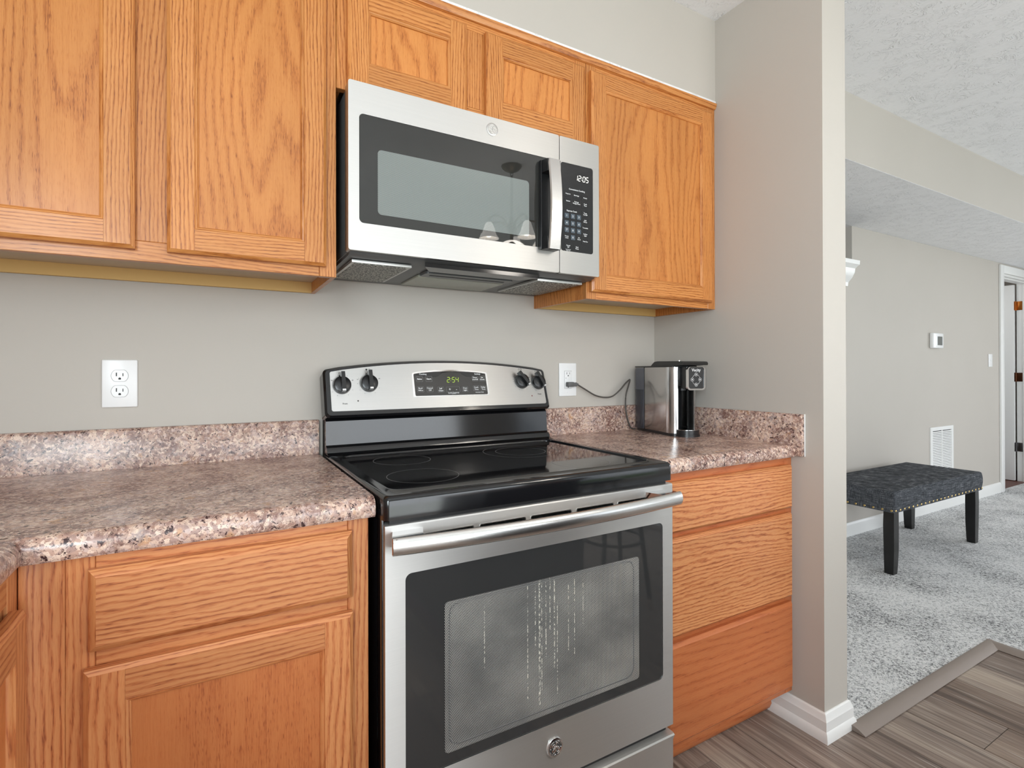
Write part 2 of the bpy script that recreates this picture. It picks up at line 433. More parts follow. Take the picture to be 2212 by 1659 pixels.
def m_oven_screen():
    m, nt, b = new_mat('oven_window_screen'); o = objco(nt)
    d = dots(nt, o, 0.0032, 0.30)
    sm = noise(nt, vmul(nt, o, (7, 1, 9)), 1.0, 3.0)
    lite = ramp(nt, sm, [(0.3, srgb(146, 146, 144)), (0.7, srgb(206, 204, 198))])
    c = mix(nt, d, (0.04, 0.04, 0.04), lite)
    sep = N(nt, 'ShaderNodeSeparateXYZ'); nt.links.new(o, sep.inputs[0])
    # dried drips: thin dotted vertical runs baked on the glass
    tot = None
    rnd = random.Random(5)
    for dx, z0, z1, w in [(0.318, .42, .67, .0011), (0.338, .52, .67, .0012), (0.349, .40, .68, .0022), (0.355, .43, .67, .0009), (0.366, .50, .68, .0012),
                          (0.377, .56, .68, .0011), (0.389, .47, .67, .0014), (0.397, .41, .62, .001), (0.428, .50, .65, .0009), (0.445, .48, .66, .0009), (0.212, .52, .65, .0009), (0.47, .55, .66, .0007)]:
        a = math_(nt, 'LESS_THAN', math_(nt, 'ABSOLUTE', math_(nt, 'SUBTRACT', sep.outputs[0], dx)), w)
        a = math_(nt, 'MULTIPLY', a, math_(nt, 'GREATER_THAN', sep.outputs[2], z0))
        a = math_(nt, 'MULTIPLY', a, math_(nt, 'LESS_THAN', sep.outputs[2], z1))
        tot = a if tot is None else math_(nt, 'ADD', tot, a)
    brk = ramp(nt, noise(nt, vmul(nt, o, (260, 1, 190)), 1.0, 2.0), [(0.46, 0.0), (0.60, 1.0)])
    st = math_(nt, 'MULTIPLY', tot, brk, clamp=True)
    c = mix(nt, math_(nt, 'MULTIPLY', st, 0.55), c, srgb(235, 230, 215))
    nt.links.new(c, b.inputs['Base Color'])
    setp(b, rough=0.06, spec=0.55)
    return m
OVEN_SCREEN = m_oven_screen()
def m_micro_screen():
    m, nt, b = new_mat('microwave_window_screen'); o = objco(nt)
    d = dots(nt, o, 0.0026, 0.32)
    c = mix(nt, d, srgb(108, 114, 112), srgb(142, 148, 144)); nt.links.new(c, b.inputs['Base Color'])
    setp(b, rough=0.012, spec=0.55); return m
MICRO_SCREEN = m_micro_screen()
MICRO_GLASS = plain('smoked_door_glass', srgb(46, 46, 44), 0.012, spec=0.55)
def m_filter():
    m, nt, b = new_mat('aluminium_mesh_filter'); o = objco(nt)
    v = N(nt, 'ShaderNodeTexVoronoi'); v.inputs['Scale'].default_value = 190.0; nt.links.new(o, v.inputs['Vector'])
    c = ramp(nt, v.outputs['Distance'], [(0.1, srgb(225, 225, 215)), (0.45, srgb(150, 150, 142)), (0.7, srgb(48, 48, 46))])
    nt.links.new(c, b.inputs['Base Color']); setp(b, rough=0.4, metal=0.3); bump(nt, b, v.outputs['Distance'], 0.8, 0.002)
    return m
FILTER = m_filter()

def m_plank():
    m, nt, b = new_mat('grey_brown_vinyl_plank'); g = attr(nt, 'gc'); t = attr(nt, 'tint', 'Fac')
    n1 = noise(nt, vmul(nt, g, (9, 1.1, 9)), 1.0, 3.0, 0.55, 0.6)
    n2 = noise(nt, vmul(nt, g, (120, 3.2, 120)), 1.0, 4.0, 0.65)
    n3 = noise(nt, vmul(nt, g, (380, 10, 380)), 1.0, 2.0, 0.6)
    k = math_(nt, 'ADD', math_(nt, 'MULTIPLY', n1, 0.50), math_(nt, 'MULTIPLY', n2, 0.48))
    k = math_(nt, 'ADD', k, math_(nt, 'MULTIPLY', n3, 0.14))
    k = math_(nt, 'ADD', k, math_(nt, 'MULTIPLY', math_(nt, 'SUBTRACT', t, 0.5), 0.20))
    k = math_(nt, 'SUBTRACT', k, 0.045)
    c = ramp(nt, k, [(0.30, srgb(84, 70, 62)), (0.44, srgb(118, 103, 94)), (0.55, srgb(142, 127, 117)), (0.66, srgb(172, 157, 143)), (0.8, srgb(196, 184, 170))])
    wn = N(nt, 'ShaderNodeTexWhiteNoise', noise_dimensions='1D'); nt.links.new(t, wn.inputs['W'])
    warm = math_(nt, 'MULTIPLY', math_(nt, 'GREATER_THAN', wn.outputs[0], 0.6), 0.38)
    c = mix(nt, warm, c, mix(nt, 1.0, c, (1.12, 0.98, 0.82), 'MULTIPLY'))
    dkl = ramp(nt, noise(nt, vmul(nt, g, (26, 1.5, 26)), 1.0, 2.0, 0.5, 0.4), [(0.30, 0.75), (0.40, 0.0)])
    c = mix(nt, dkl, c, srgb(74, 60, 54))
    wl = ramp(nt, noise(nt, vmul(nt, g, (210, 4.5, 210)), 1.0, 1.0), [(0.64, 0.0), (0.72, 0.5)])
    c = mix(nt, wl, c, srgb(205, 196, 188))
    nt.links.new(c, b.inputs['Base Color']); setp(b, rough=0.42, spec=0.4)
    bump(nt, b, n2, 0.15, 0.001)
    return m
PLANK = m_plank()
def m_carpet():
    m, nt, b = new_mat('grey_carpet_pile'); o = objco(nt)
    n1 = noise(nt, o, 260.0, 2.0, 0.7, 1.0); n2 = noise(nt, o, 3.2, 3.0); n3 = noise(nt, o, 95.0, 2.0, 0.6, 0.8)
    k = math_(nt, 'ADD', math_(nt, 'MULTIPLY', n1, 0.45), math_(nt, 'MULTIPLY', n3, 0.45))
    k = math_(nt, 'ADD', k, math_(nt, 'MULTIPLY', n2, 0.22))
    c = ramp(nt, k, [(0.44, srgb(88, 88, 90)), (0.50, srgb(168, 169, 170)), (0.55, srgb(226, 227, 228)), (0.62, srgb(250, 250, 250))])
    nt.links.new(c, b.inputs['Base Color']); setp(b, rough=0.95, spec=0.1)
    bump(nt, b, k, 0.9, 0.012)
    return m
CARPET = m_carpet()
TUFT = plain('carpet_yarn', srgb(190, 191, 192), 0.95, spec=0.1)
def m_fabric():
    m, nt, b = new_mat('charcoal_linen'); o = objco(nt)
    a = noise(nt, vmul(nt, o, (420, 420, 18)), 1.0, 2.0, 0.6); c2 = noise(nt, vmul(nt, o, (22, 22, 520)), 1.0, 2.0, 0.6)
    d = noise(nt, vmul(nt, o, (16, 480, 480)), 1.0, 2.0, 0.6)
    k = math_(nt, 'ADD', math_(nt, 'MULTIPLY', a, 0.34), math_(nt, 'MULTIPLY', c2, 0.33)); k = math_(nt, 'ADD', k, math_(nt, 'MULTIPLY', d, 0.33))
    c = ramp(nt, k, [(0.40, srgb(38, 40, 44)), (0.52, srgb(72, 75, 80)), (0.62, srgb(128, 130, 134))])
    nt.links.new(c, b.inputs['Base Color']); setp(b, rough=0.9, spec=0.15); bump(nt, b, k, 0.3, 0.002)
    return m
LINEN = m_fabric()
BRASS = plain('brass_nail', (0.55, 0.40, 0.16), 0.25, 1.0)
BRONZE = plain('antique_bronze', (0.10, 0.07, 0.04), 0.35, 1.0)
STRIP = plain('taupe_strip', srgb(140, 128, 120), 0.4)
TAN = plain('unfinished_tan_board', srgb(216, 178, 112), 0.6)
TANG = plain('pale_cabinet_bottom', srgb(196, 178, 152), 0.6)
SHADE = emis('frosted_glass_shade', (0.9, 0.87, 0.82), 4.0)
BULB = emis('lit_bulb', (1.0, 0.93, 0.82), 30.0)
TANK = plain('smoked_tank_plastic', srgb(92, 94, 102), 0.08, trans=0.0)
def m_clear():
    m, nt, b = new_mat('smoked_clear_plastic'); setp(b, (0.42, 0.44, 0.48), 0.05, ior=1.2, trans=0.9); return m
CLEAR = m_clear()
def m_glass():
    m, nt, b = new_mat('window_glass'); setp(b, (1, 1, 1), 0.0, ior=1.0, trans=1.0)
    nt.nodes.remove(b); t = N(nt, 'ShaderNodeBsdfTransparent'); g = N(nt, 'ShaderNodeBsdfGlossy'); g.inputs['Roughness'].default_value = 0.02
    mx = N(nt, 'ShaderNodeMixShader'); mx.inputs[0].default_value = 0.06
    nt.links.new(t.outputs[0], mx.inputs[1]); nt.links.new(g.outputs[0], mx.inputs[2])
    nt.links.new(mx.outputs[0], nt.nodes['Material Output'].inputs[0]); return m
WGLASS = m_glass()

# ------------------------------------------------------------------ dimensions
XR = 1.3617; XR2 = 1.4897; WE = -0.714; ZC = 2.457; SOF_Y = -0.3165; LOW = 2.14; FAR = 0.32
UT = 2.1395; UB = 1.372; UY = -0.313; DY = -0.333
CT_L = 0.8985; CT_R = 0.9015
BACK = -4.6; EAST = 7.6; LEFT = -1.16

# ------------------------------------------------------------------ setting
def wallbox(name, boxes, mat=WALL, label=None):
    mb = MB()
    for bx in boxes: mb.box(*bx)
    return struct(mb.build(name, mat, smooth=False), label)
wallbox('wall_back', [(LEFT-0.1, XR, 0, 0.12, -0.02, ZC)])
wallbox('wall_right', [(XR, XR2, WE, FAR+0.1, -0.02, ZC)])
wallbox('wall_left', [(LEFT-0.1, LEFT, BACK, 0, -0.02, 0.98), (LEFT-0.1, LEFT, BACK, 0, 2.06, ZC),
                      (LEFT-0.1, LEFT, BACK, -3.42, 0.98, 2.06), (LEFT-0.1, LEFT, -2.08, 0, 0.98, 2.06)])
# soffit over the kitchen cabinets, and dropped header across the living room
wallbox('wall_soffit', [(LEFT, XR, SOF_Y, 0, UT+0.004, ZC)])
hd = MB(); hd.box(XR2, EAST, -0.29, FAR, LOW, ZC); 
struct(hd.build('wall_header', WALL, smooth=False))
# far living room wall with a recess above a ledge and a doorway
NX = 3.546; ZL = 1.84; DX0, DX1, DZ = 6.12, 6.90, 2.045
wallbox('wall_far', [(XR2, NX, FAR, FAR+0.12, -0.02, ZL), (NX, DX0, FAR, FAR+0.12, -0.02, LOW), (DX0, DX1, FAR, FAR+0.12, DZ, LOW),
                     (DX1, EAST, FAR, FAR+0.12, -0.02, LOW)])
wallbox('wall_recess', [(NX, NX+0.1, FAR+0.12, 1.2, ZL-0.1, LOW+0.02), (XR2-0.1, NX+0.1, 1.2, 1.3, ZL-0.1, LOW+0.02), (XR2, NX, FAR+0.12, 1.2, ZL-0.1, ZL-0.02)])
wallbox('wall_hallway', [(DX0-1.6, EAST+0.2, 1.62, 1.7, -0.02, LOW+.3), (DX0-1.7, DX0-1.6, FAR+.12, 1.7, -0.02, LOW+.3), (EAST, EAST+.1, FAR+.12, 1.7, -0.02, LOW+.3)])
wallbox('wall_east', [(EAST, EAST+0.1, BACK, FAR+0.12, -0.02, 0.3), (EAST, EAST+0.1, BACK, FAR+0.12, 2.3, ZC),
                      (EAST, EAST+0.1, BACK, -3.95, 0.3, 2.3), (EAST, EAST+0.1, -1.25, FAR+0.12, 0.3, 2.3)])
wallbox('wall_rear', [(LEFT-0.1, EAST+.1, BACK-0.1, BACK, 2.25, ZC), (LEFT-0.1, -0.6, BACK-0.1, BACK, -0.02, 2.25), (2.4, 3.25, BACK-0.1, BACK, -0.02, 2.25),
                      (5.95, EAST+.1, BACK-0.1, BACK, -0.02, 2.25), (3.25, 5.95, BACK-0.1, BACK, -0.02, 0.3)])
# ceiling
mb = MB()
mb.box(LEFT-0.1, XR2, BACK-.1, SOF_Y, ZC, ZC+0.05); mb.box(XR2, EAST+.1, BACK-.1, -0.29, ZC, ZC+0.05)
mb.box(LEFT-0.1, EAST+.1, SOF_Y, 1.8, ZC+.002, ZC+0.05)
struct(mb.build('ceiling', CEIL, smooth=False))
mb = MB(); mb.box(XR2, EAST, -0.2895, FAR-0.0005, LOW-0.002, LOW-0.0002); mb.box(XR2-.1, NX+.1, FAR+.12, 1.3, LOW, LOW+.04)
mb.box(DX0-1.7, EAST+.1, FAR+.12, 1.75, LOW+.1, LOW+.14)
struct(mb.build('ceiling_low', CEIL, smooth=False))
# windows and patio door behind the camera
def window(name, axis, pos, a0, a1, z0, z1, mull, label):
    mb = MB(); w = 0.06
    def bx(u0, u1, za, zb):
        if axis == 'y': mb.box(u0, u1, pos-0.08, pos-0.02, za, zb)
        else: mb.box(pos-0.03, pos+0.03, u0, u1, za, zb)
    bx(a0, a1, z0, z0+w); bx(a0, a1, z1-w, z1); bx(a0, a0+w, z0+w, z1-w); bx(a1-w, a1, z0+w, z1-w)
    for k in range(1, mull): 
        c = a0+(a1-a0)*k/mull; bx(c-w*.6, c+w*.6, z0+w, z1-w)
    o = mb.build(name, WHITE, smooth=False); struct(o, label)
    g = MB()
    if axis == 'y': g.box(a0+w, a1-w, pos-0.052, pos-0.048, z0+w, z1-w)
    else: g.box(pos-0.002, pos+0.002, a0+w, a1-w, z0+w, z1-w)
    g.build('pane', WGLASS, o, smooth=False)
window('window_1', 'y', BACK, -0.6, 2.4, 0.0, 2.25, 2, 'white framed sliding patio door')
window('window_2', 'y', BACK, 3.25, 5.95, 0.3, 2.25, 2, 'white framed living room window')
window('window_3', 'x', EAST+0.05, -3.95, -1.25, 0.3, 2.3, 2, 'white framed side window')
window('window_4', 'x', LEFT-0.05, -3.42, -2.08, 0.98, 2.06, 2, 'white framed kitchen window')
# lawn outside, seen only in reflections
lm, lnt, lb = new_mat('lawn_grass'); lc = ramp(lnt, noise(lnt, objco(lnt), 4.0, 4.0), [(0.3, srgb(96, 130, 60)), (0.7, srgb(150, 176, 96))])
lnt.links.new(lc, lb.inputs['Base Color']); setp(lb, rough=0.9)
mb = MB(); mb.box(-14, 20, -22, BACK-.1, -0.3, -0.2); struct(mb.build('ground_lawn', lm, smooth=False), 'green lawn outside the patio door')

# floors
PW = 0.1865; XS = 1.3605
sub = MB(); sub.box(LEFT, 2.53, BACK, 0.02, -0.03, -0.003)
fl = MB()
k = -14
while XS + k*PW < 2.515:
    xa = max(XS+k*PW, LEFT); xb = min(XS+(k+1)*PW, 2.515)
    ymax = 0.0 if xa < XR - 0.05 else -0.731
    joint = -0.978 if k == 2 else -0.978 - ((k*0.437) % 1.0)*1.22
    y = joint + 2.44
    if xb > xa:
        while y > BACK:
            ya, yb = max(y-1.22, BACK), min(y, ymax)
            if yb - ya > 0.02:
                g = 0.0009
                fl.prism([(xa+g, -0.002), (xb-g, -0.002), (xb-g, -0.0008), (xb-g-.0012, 0), (xa+g+.0012, 0), (xa+g, -0.0008)], 'y', ya+g, yb-g, grain='y')
            y -= 1.22
    k += 1
o = fl.build('floor', PLANK, smooth=False); struct(o, 'grey brown wood look plank kitchen floor')
su = sub.build('subfloor', BLACK_MT, o, smooth=False)
cp = MB()
cp.box(XR2, EAST, -0.735, FAR, -0.02, 0.014); cp.box(2.53, EAST, BACK, -0.735, -0.02, 0.014)
cp.box(DX0-.4, DX1+.3, FAR, FAR+0.03, -0.02, 0.0139)
co = cp.build('floor_carpet', CARPET, smooth=False); struct(co, 'grey cut pile carpet in the living room')
hf = MB(); hf.box(DX0-1.6, EAST, FAR+0.03, 1.62, -0.02, 0.006); struct(hf.build('floor_hallway', plain('dark_red_wood_floor', srgb(96, 50, 38), 0.4), smooth=False))
# transition strip between plank floor and carpet
tp = MB()
prof = [(-0.030, 0.002), (0.018, 0.002), (0.018, 0.016), (0.006, 0.018), (-0.010, 0.014), (-0.030, 0.004)]
tp.prism([(-0.745 + a, z) for a, z in prof], 'x', 1.476, 2.538, grain='x')
tp.prism([(2.52 + a, z) for a, z in prof], 'y', -0.727, BACK, grain='y')
struct(tp.build('trim_1', STRIP), 'taupe transition strip between planks and carpet')

# baseboards
def base_profile(h=0.083):
    return [(0, 0), (0.0205, 0), (0.0205, 0.012), (0.017, 0.026), (0.013, 0.032), (0.013, h-0.022), (0.011, h-0.018), (0.0085, h-0.010), (0.006, h-0.003), (0.003, h), (0, h)]
def sweep_profile(mb, path, prof, closed=False):
    # path: list of (x, y) walked with the room on the right side; prof: (out, z)
    n = len(path); rings = []
    for i, p in enumerate(path):
        p = Vector(p)
        def nrm(a, b):
            d = (Vector(b)-Vector(a)).normalized(); return Vector((d.y, -d.x))
        if i == 0: off = nrm(path[0], path[1])
        elif i == n-1: off = nrm(path[-2], path[-1])
        else:
            n1, n2 = nrm(path[i-1], path[i]), nrm(path[i], path[i+1]); b = (n1+n2).normalized(); off = b/max(0.2, b.dot(n1))
        rings.append([(p.x+off.x*a, p.y+off.y*a, z) for a, z in prof])
    m = len(prof); vs = [v for r_ in rings for v in r_]; fs = []
    for i in range(n-1):
        for k in range(m):
            fs.append([i*m+k, i*m+(k+1) % m, (i+1)*m+(k+1) % m, (i+1)*m+k])
    fs.append(list(range(m))[::-1]); fs.append([(n-1)*m+k for k in range(m)])
    mb.add(vs, fs)
mb = MB(); sweep_profile(mb, [(XR, -0.53), (XR, WE), (XR2, WE), (XR2, -0.30)], base_profile())
ob = mb.build('baseboard_right', WHITE, angle=25)
struct(ob, 'white profiled baseboard around the end of the partition wall')
mb = MB(); sweep_profile(mb, [(DX0-0.075, FAR), (XR2, FAR)][::-1], [(0, 0.014), (0.014, 0.014), (0.014, 0.085), (0.010, 0.098), (0.004, 0.105), (0, 0.105)])
struct(mb.build('baseboard_far', WHITE, angle=25), 'white baseboard along the far living room wall')

# ledge moulding under the recess
mb = MB()
lp = [(0, 1.715), (0.012, 1.715), (0.015, 1.74), (0.040, 1.768), (0.056, 1.80), (0.060, 1.826), (0.074, 1.838), (0.088, 1.848), (0.090, 1.874), (0, 1.874)]
sweep_profile(mb, [(2.2, FAR-.0005), (3.47, FAR-.0005)], lp)
struct(mb.build('trim_2', WHITE, angle=25), 'white crown moulded shelf high on the far wall beside the pillar')

# doorway in the far wall
mb = MB()
cw = 0.075
mb.box(DX0-cw, DX0, FAR-0.018, FAR, 0.014, DZ+cw, bev=0.004); mb.box(DX0, DX1+cw, FAR-0.018, FAR, DZ, DZ+cw, bev=0.004)
mb.box(DX1, DX1+cw, FAR-0.018, FAR, 0.014, DZ, bev=0.004)
mb.box(DX0-0.02, DX0, FAR+.001, FAR+0.12, 0.0, DZ); mb.box(DX1-.02, DX1, FAR+.001, FAR+0.119, 0.0, DZ); mb.box(DX0, DX1-.02, FAR+.001, FAR+0.12, DZ-0.02, DZ)
mb.box(DX1-.032, DX1-.02, FAR+.03, FAR+0.07, 0.0, DZ-.02); mb.box(DX0, DX1-.032, FAR+.03, FAR+0.07, DZ-0.032, DZ-.02)
door = mb.build('door_1', WHITE); struct(door, 'white cased doorway with an open door in the far wall')
dl = MB()
dl.box(DX1-0.058, DX1-0.023, FAR+0.128, FAR+0.128+0.74, 0.012, DZ-0.03, bev=0.003)
leaf = dl.build('door_leaf', WHITE, door)
for hz in (1.80, 1.07, 0.355):
    h = MB(); h.box(DX1-0.0235, DX1-0.0195, FAR+0.075, FAR+0.122, hz-0.045, hz+0.045, bev=0.001); h.cyl((DX1-0.024, FAR+0.124, hz), 0.006, 0.095, n=12)
    h.box(DX1-0.057, DX1-0.025, FAR+0.1255, FAR+0.1285, hz-0.045, hz+0.045)
    h.build('hinge', plain('hinge_metal', srgb(178, 110, 50) if hz > 1.5 else (srgb(96, 62, 44) if hz > 0.8 else srgb(110, 108, 108)), 0.3, 0.9), door)

# ------------------------------------------------------------------ cabinets
def door_panel(M, w, h, stile, rail, parent, name='door', t=0.019, oakm=OAK, plym=OAK_PLY, knob=False, ply_grain='z'):
    """framed flat panel door in local coords: x 0..w, z 0..h, back at y=0, front at y=-t"""
    mb = MB(M); b = 0.007; fy = -t
    # outer bevel ring (mitred), per side
    O = [(0, 0), (w, 0), (w, h), (0, h)]; I = [(b, b), (w-b, b), (w-b, h-b), (b, h-b)]
    for i in range(4):
        j = (i+1) % 4; g = 'x' if i in (0, 2) else 'z'
        o0, o1, i0, i1 = O[i], O[j], I[i], I[j]
        vs = [(o0[0], 0, o0[1]), (o1[0], 0, o1[1]), (o1[0], fy+b*.75, o1[1]), (o0[0], fy+b*.75, o0[1]), (i1[0], fy, i1[1]), (i0[0], fy, i0[1])]
        mb.add(vs, [[0, 1, 2, 3], [3, 2, 4, 5]], g)
    s, r_ = stile, rail
    # stiles and rails: faces
    def face(x0, x1, z0, z1, g):
        mb.add([(x0, fy, z0), (x1, fy, z0), (x1, fy, z1), (x0, fy, z1)], [[0, 1, 2, 3]], g)
    face(b, s, b, h-b, 'z'); face(w-s, w-b, b, h-b, 'z')
    face(s+0.0004, w-s-0.0004, b, r_, 'x'); face(s+0.0004, w-s-0.0004, h-r_, h-b, 'x')
    # dark hairline joint backing
    mb.add([(s-.001, fy+.0008, b), (w-s+.001, fy+.0008, b), (w-s+.001, fy+.0008, r_), (s-.001, fy+.0008, r_)], [[0, 1, 2, 3]], 'x')
    mb.add([(s-.001, fy+.0008, h-r_), (w-s+.001, fy+.0008, h-r_), (w-s+.001, fy+.0008, h-b), (s-.001, fy+.0008, h-b)], [[0, 1, 2, 3]], 'x')
    # inner moulding
    prof = [(0, 0), (0.0015, 0.0022), (0.0045, 0.003), (0.0075, 0.0055), (0.0082, 0.0085)]
    A = lambda d: [(s+d, r_+d), (w-s-d, r_+d), (w-s-d, h-r_-d), (s+d, h-r_-d)]
    for i in range(4):
        j = (i+1) % 4; g = 'x' if i in (0, 2) else 'z'
        vs = []; fs = []
        for d, dy in prof:
            q = A(d); vs += [(q[i][0], fy+dy, q[i][1]), (q[j][0], fy+dy, q[j][1])]
        for k in range(len(prof)-1): fs.append([2*k, 2*k+1, 2*k+3, 2*k+2])
        mb.add(vs, fs, g)
    mb.add([(0, 0, 0), (w, 0, 0), (w, 0, h), (0, 0, h)], [[3, 2, 1, 0]], 'z')
    d = mb.build(name, oakm, parent, angle=20)
    pm = MB(M); e = 0.0078
    pm.add([(s+e, fy+.0085, r_+e), (w-s-e, fy+.0085, r_+e), (w-s-e, fy+.0085, h-r_-e), (s+e, fy+.0085, h-r_-e),
            (s+e, -.003, r_+e), (w-s-e, -.003, r_+e), (w-s-e, -.003, h-r_-e), (s+e, -.003, h-r_-e)],
           [[0, 1, 2, 3], [7, 6, 5, 4], [0, 4, 5, 1], [1, 5, 6, 2], [2, 6, 7, 3], [3, 7, 4, 0]], ply_grain)
    pm.build('panel', plym, d, smooth=False)
    return d
def slab_front(M, w, h, parent, name='drawer', t=0.019, mat=OAK_LOW, bev=0.011, bot=None):
    mb = MB(M); fy = -t; bb = bev if bot is None else bot
    O = [(0, 0), (w, 0), (w, h), (0, h)]; I = [(bev, bb), (w-bev, bb), (w-bev, h-bev), (bev, h-bev)]
    for i in range(4):
        j = (i+1) % 4; g = 'x' if i in (0, 2) else 'z'
        o0, o1, i0, i1 = O[i], O[j], I[i], I[j]
        m0 = [(a[0]*.45+c[0]*.55, a[1]*.45+c[1]*.55) for a, c in ((o0, i0), (o1, i1))]
        vs = [(o0[0], 0, o0[1]), (o1[0], 0, o1[1]), (o1[0], fy+.009, o1[1]), (o0[0], fy+.009, o0[1]),
              (m0[1][0], fy+.0028, m0[1][1]), (m0[0][0], fy+.0028, m0[0][1]), (i1[0], fy, i1[1]), (i0[0], fy, i0[1])]
        mb.add(vs, [[0, 1, 2, 3], [3, 2, 4, 5], [5, 4, 6, 7]], g if h > .05 else 'x')
    mb.add([(I[0][0], fy, I[0][1]), (I[1][0], fy, I[1][1]), (I[2][0], fy, I[2][1]), (I[3][0], fy, I[3][1])], [[0, 1, 2, 3]], 'x')
    mb.add([(0, 0, 0), (w, 0, 0), (w, 0, h), (0, 0, h)], [[3, 2, 1, 0]], 'z')
    return mb.build(name, mat, parent, angle=20)
T3 = Matrix.Translation

def upper_cabinet(name, label, x0, x1, z0, z1, doors, recess=True, left_oak=True, stiles=(), dz0=None, dz1=None, right_st=0.04, left_st=0.04, rail=0.052, stile=0.050):
    c = thing(name, label, 'cabinet', ((x0+x1)/2, 0, z0), 'oak wall cabinets')
    mb = MB(); e = 0.0006
    mb.box(x0+e, x0+.012, UY+.019, -0.001, z0, z1, grain='z'); mb.box(x1-.012, x1-e, UY+.019, -0.001, z0, z1, grain='z')
    mb.box(x0+.012, x1-.012, UY+.019, -0.001, z1-.012, z1)
    mb.box(x0+.012, x1-.012, -.006, -0.001, z0+.02, z1-.012)
    mb.build('side_panels', OAK_PLY, c, smooth=False)
    bt = MB(); bt.box(x0+.012, x1-.012, UY+.019, -0.006, z0+.030, z0+.040, grain='x'); bt.build('bottom_panel', TANG, c, smooth=False)
    hr = MB(); hr.box(x0+.012, x1-.012, -0.020, -0.006, z0, z0+.030, grain='x'); hr.build('hanging_rail', TAN, c, smooth=False)
    # inner tan faces of the side panels
    ff = MB(); g = .0003
    ff.box(x0+e, x0+left_st, UY, UY+.019, z0, z1, bev=.0008, seg=1, grain='z'); ff.box(x1-right_st, x1-e, UY, UY+.019, z0, z1, bev=.0008, seg=1, grain='z')
    ff.box(x0+left_st+g, x1-right_st-g, UY+.0004, UY+.019, z0, z0+.042, bev=.0008, seg=1, grain='x'); ff.box(x0+left_st+g, x1-right_st-g, UY+.0004, UY+.019, z1-.042, z1, bev=.0008, seg=1, grain='x')
    for a, b_ in stiles: ff.box(a, b_, UY+.0004, UY+.019, z0+.042+g, z1-.042-g, bev=.0008, seg=1, grain='z')
    ff.build('face_frame', OAK, c)
    for a, b_ in doors:
        door_panel(T3((a, UY-.0008, dz0)), b_-a, dz1-dz0, stile, rail, c, plym=OAK_PLY)
    return c
upper_cabinet('wall_cabinet', 'tall oak wall cabinet at the upper left, two doors, left of the microwave', -0.846, -0.0166, UB, UT,
              [(-0.79, -0.4193), (-0.364, -0.043)], stiles=((-0.44, -0.345),), dz0=1.394, dz1=2.103)
upper_cabinet('wall_cabinet', 'short oak wall cabinet with two small doors above the microwave', -0.0166, 0.7525, 1.839, UT,
              [(0.008, 0.3295), (0.3895, 0.737)], stiles=((0.318, 0.40),), dz0=1.851, dz1=2.100, rail=0.056, left_st=.04)
upper_cabinet('wall_cabinet', 'single door oak wall cabinet above the coffee maker, against the side wall', 0.7525, XR, UB, UT,
              [(0.7635, 1.3285)], dz0=1.394, dz1=2.098, stile=0.056, rail=0.052)
# crown strip
mb = MB(); mb.prism([(UY, UT-.018), (UY-.006, UT-.016), (UY-.010, UT-.008), (UY-.012, UT+.002), (UY, UT+.002)], 'x', -0.846, XR-.001, grain='x')
o = mb.build('crown_strip', OAK); struct(o, 'thin oak moulding along the top of the wall cabinets')
o.name = 'trim_3'

mb = MB(); mb.box(-0.846, XR-.001, SOF_Y-.0035, SOF_Y-.0002, UT+.0035, UT+.013, bev=.001); struct(mb.build('trim_4', CEIL), 'pale caulk strip between the wall cabinets and the soffit')

def face_frame_box(mb, x0, x1, z0, z1, y, cols, rows, g=.0003):
    """cols: stiles (xa,xb); rows: (xa,xb,za,zb) rails"""
    for a, b_ in cols: mb.box(a, b_, y, y+.019, z0, z1, bev=.0008, seg=1, grain='z')
    for a, b_, za, zb in rows: mb.box(a+g, b_-g, y+.0004, y+.019, za, zb, bev=.0008, seg=1, grain='x')
FY = -0.610
# left base cabinet beside the stove
cb = thing('base_cabinet', 'oak base cabinet with one drawer over one door, left of the stove', 'cabinet', (-0.25, 0, 0), 'oak base cabinets')
mb = MB(); mb.box(-0.53, -0.018, -0.591, -0.002, 0.10, 0.858); mb.box(-0.53, -0.018, -0.535, -0.45, 0, 0.10)
mb.build('carcass', OAK_LOW_PLY, cb, smooth=False)
mb = MB(); zt = CT_L - 0.0385
face_frame_box(mb, 0, 0, 0.10, zt, FY, [(-0.4765, -0.440), (-0.056, -0.0166)], [(-0.440, -0.056, 0.836-.02, zt), (-0.440, -0.056, 0.672, 0.72), (-0.440, -0.056, 0.10, 0.14)])
mb.build('face_frame', OAK_LOW, cb)
mb = MB(); mb.prism([(-0.5305, FY+.019), (-0.5305, FY-.001), (-0.529, FY-.004), (-0.518, FY-.004), (-0.513, FY-.0015), (-0.508, FY), (-0.4767, FY), (-0.4767, FY+.019)], 'z', 0.10, zt, grain='z')
mb.build('corner_filler', OAK_LOW, cb)
slab_front(T3((-0.4475, FY-.001, 0.7105)), 0.3975, 0.1265, cb, mat=OAK_FRONT)
door_panel(T3((-0.4525, FY-.001, 0.125)), 0.4030, 0.5590, 0.052, 0.054, cb, oakm=OAK_LOW, plym=OAK_LOW_PLY)
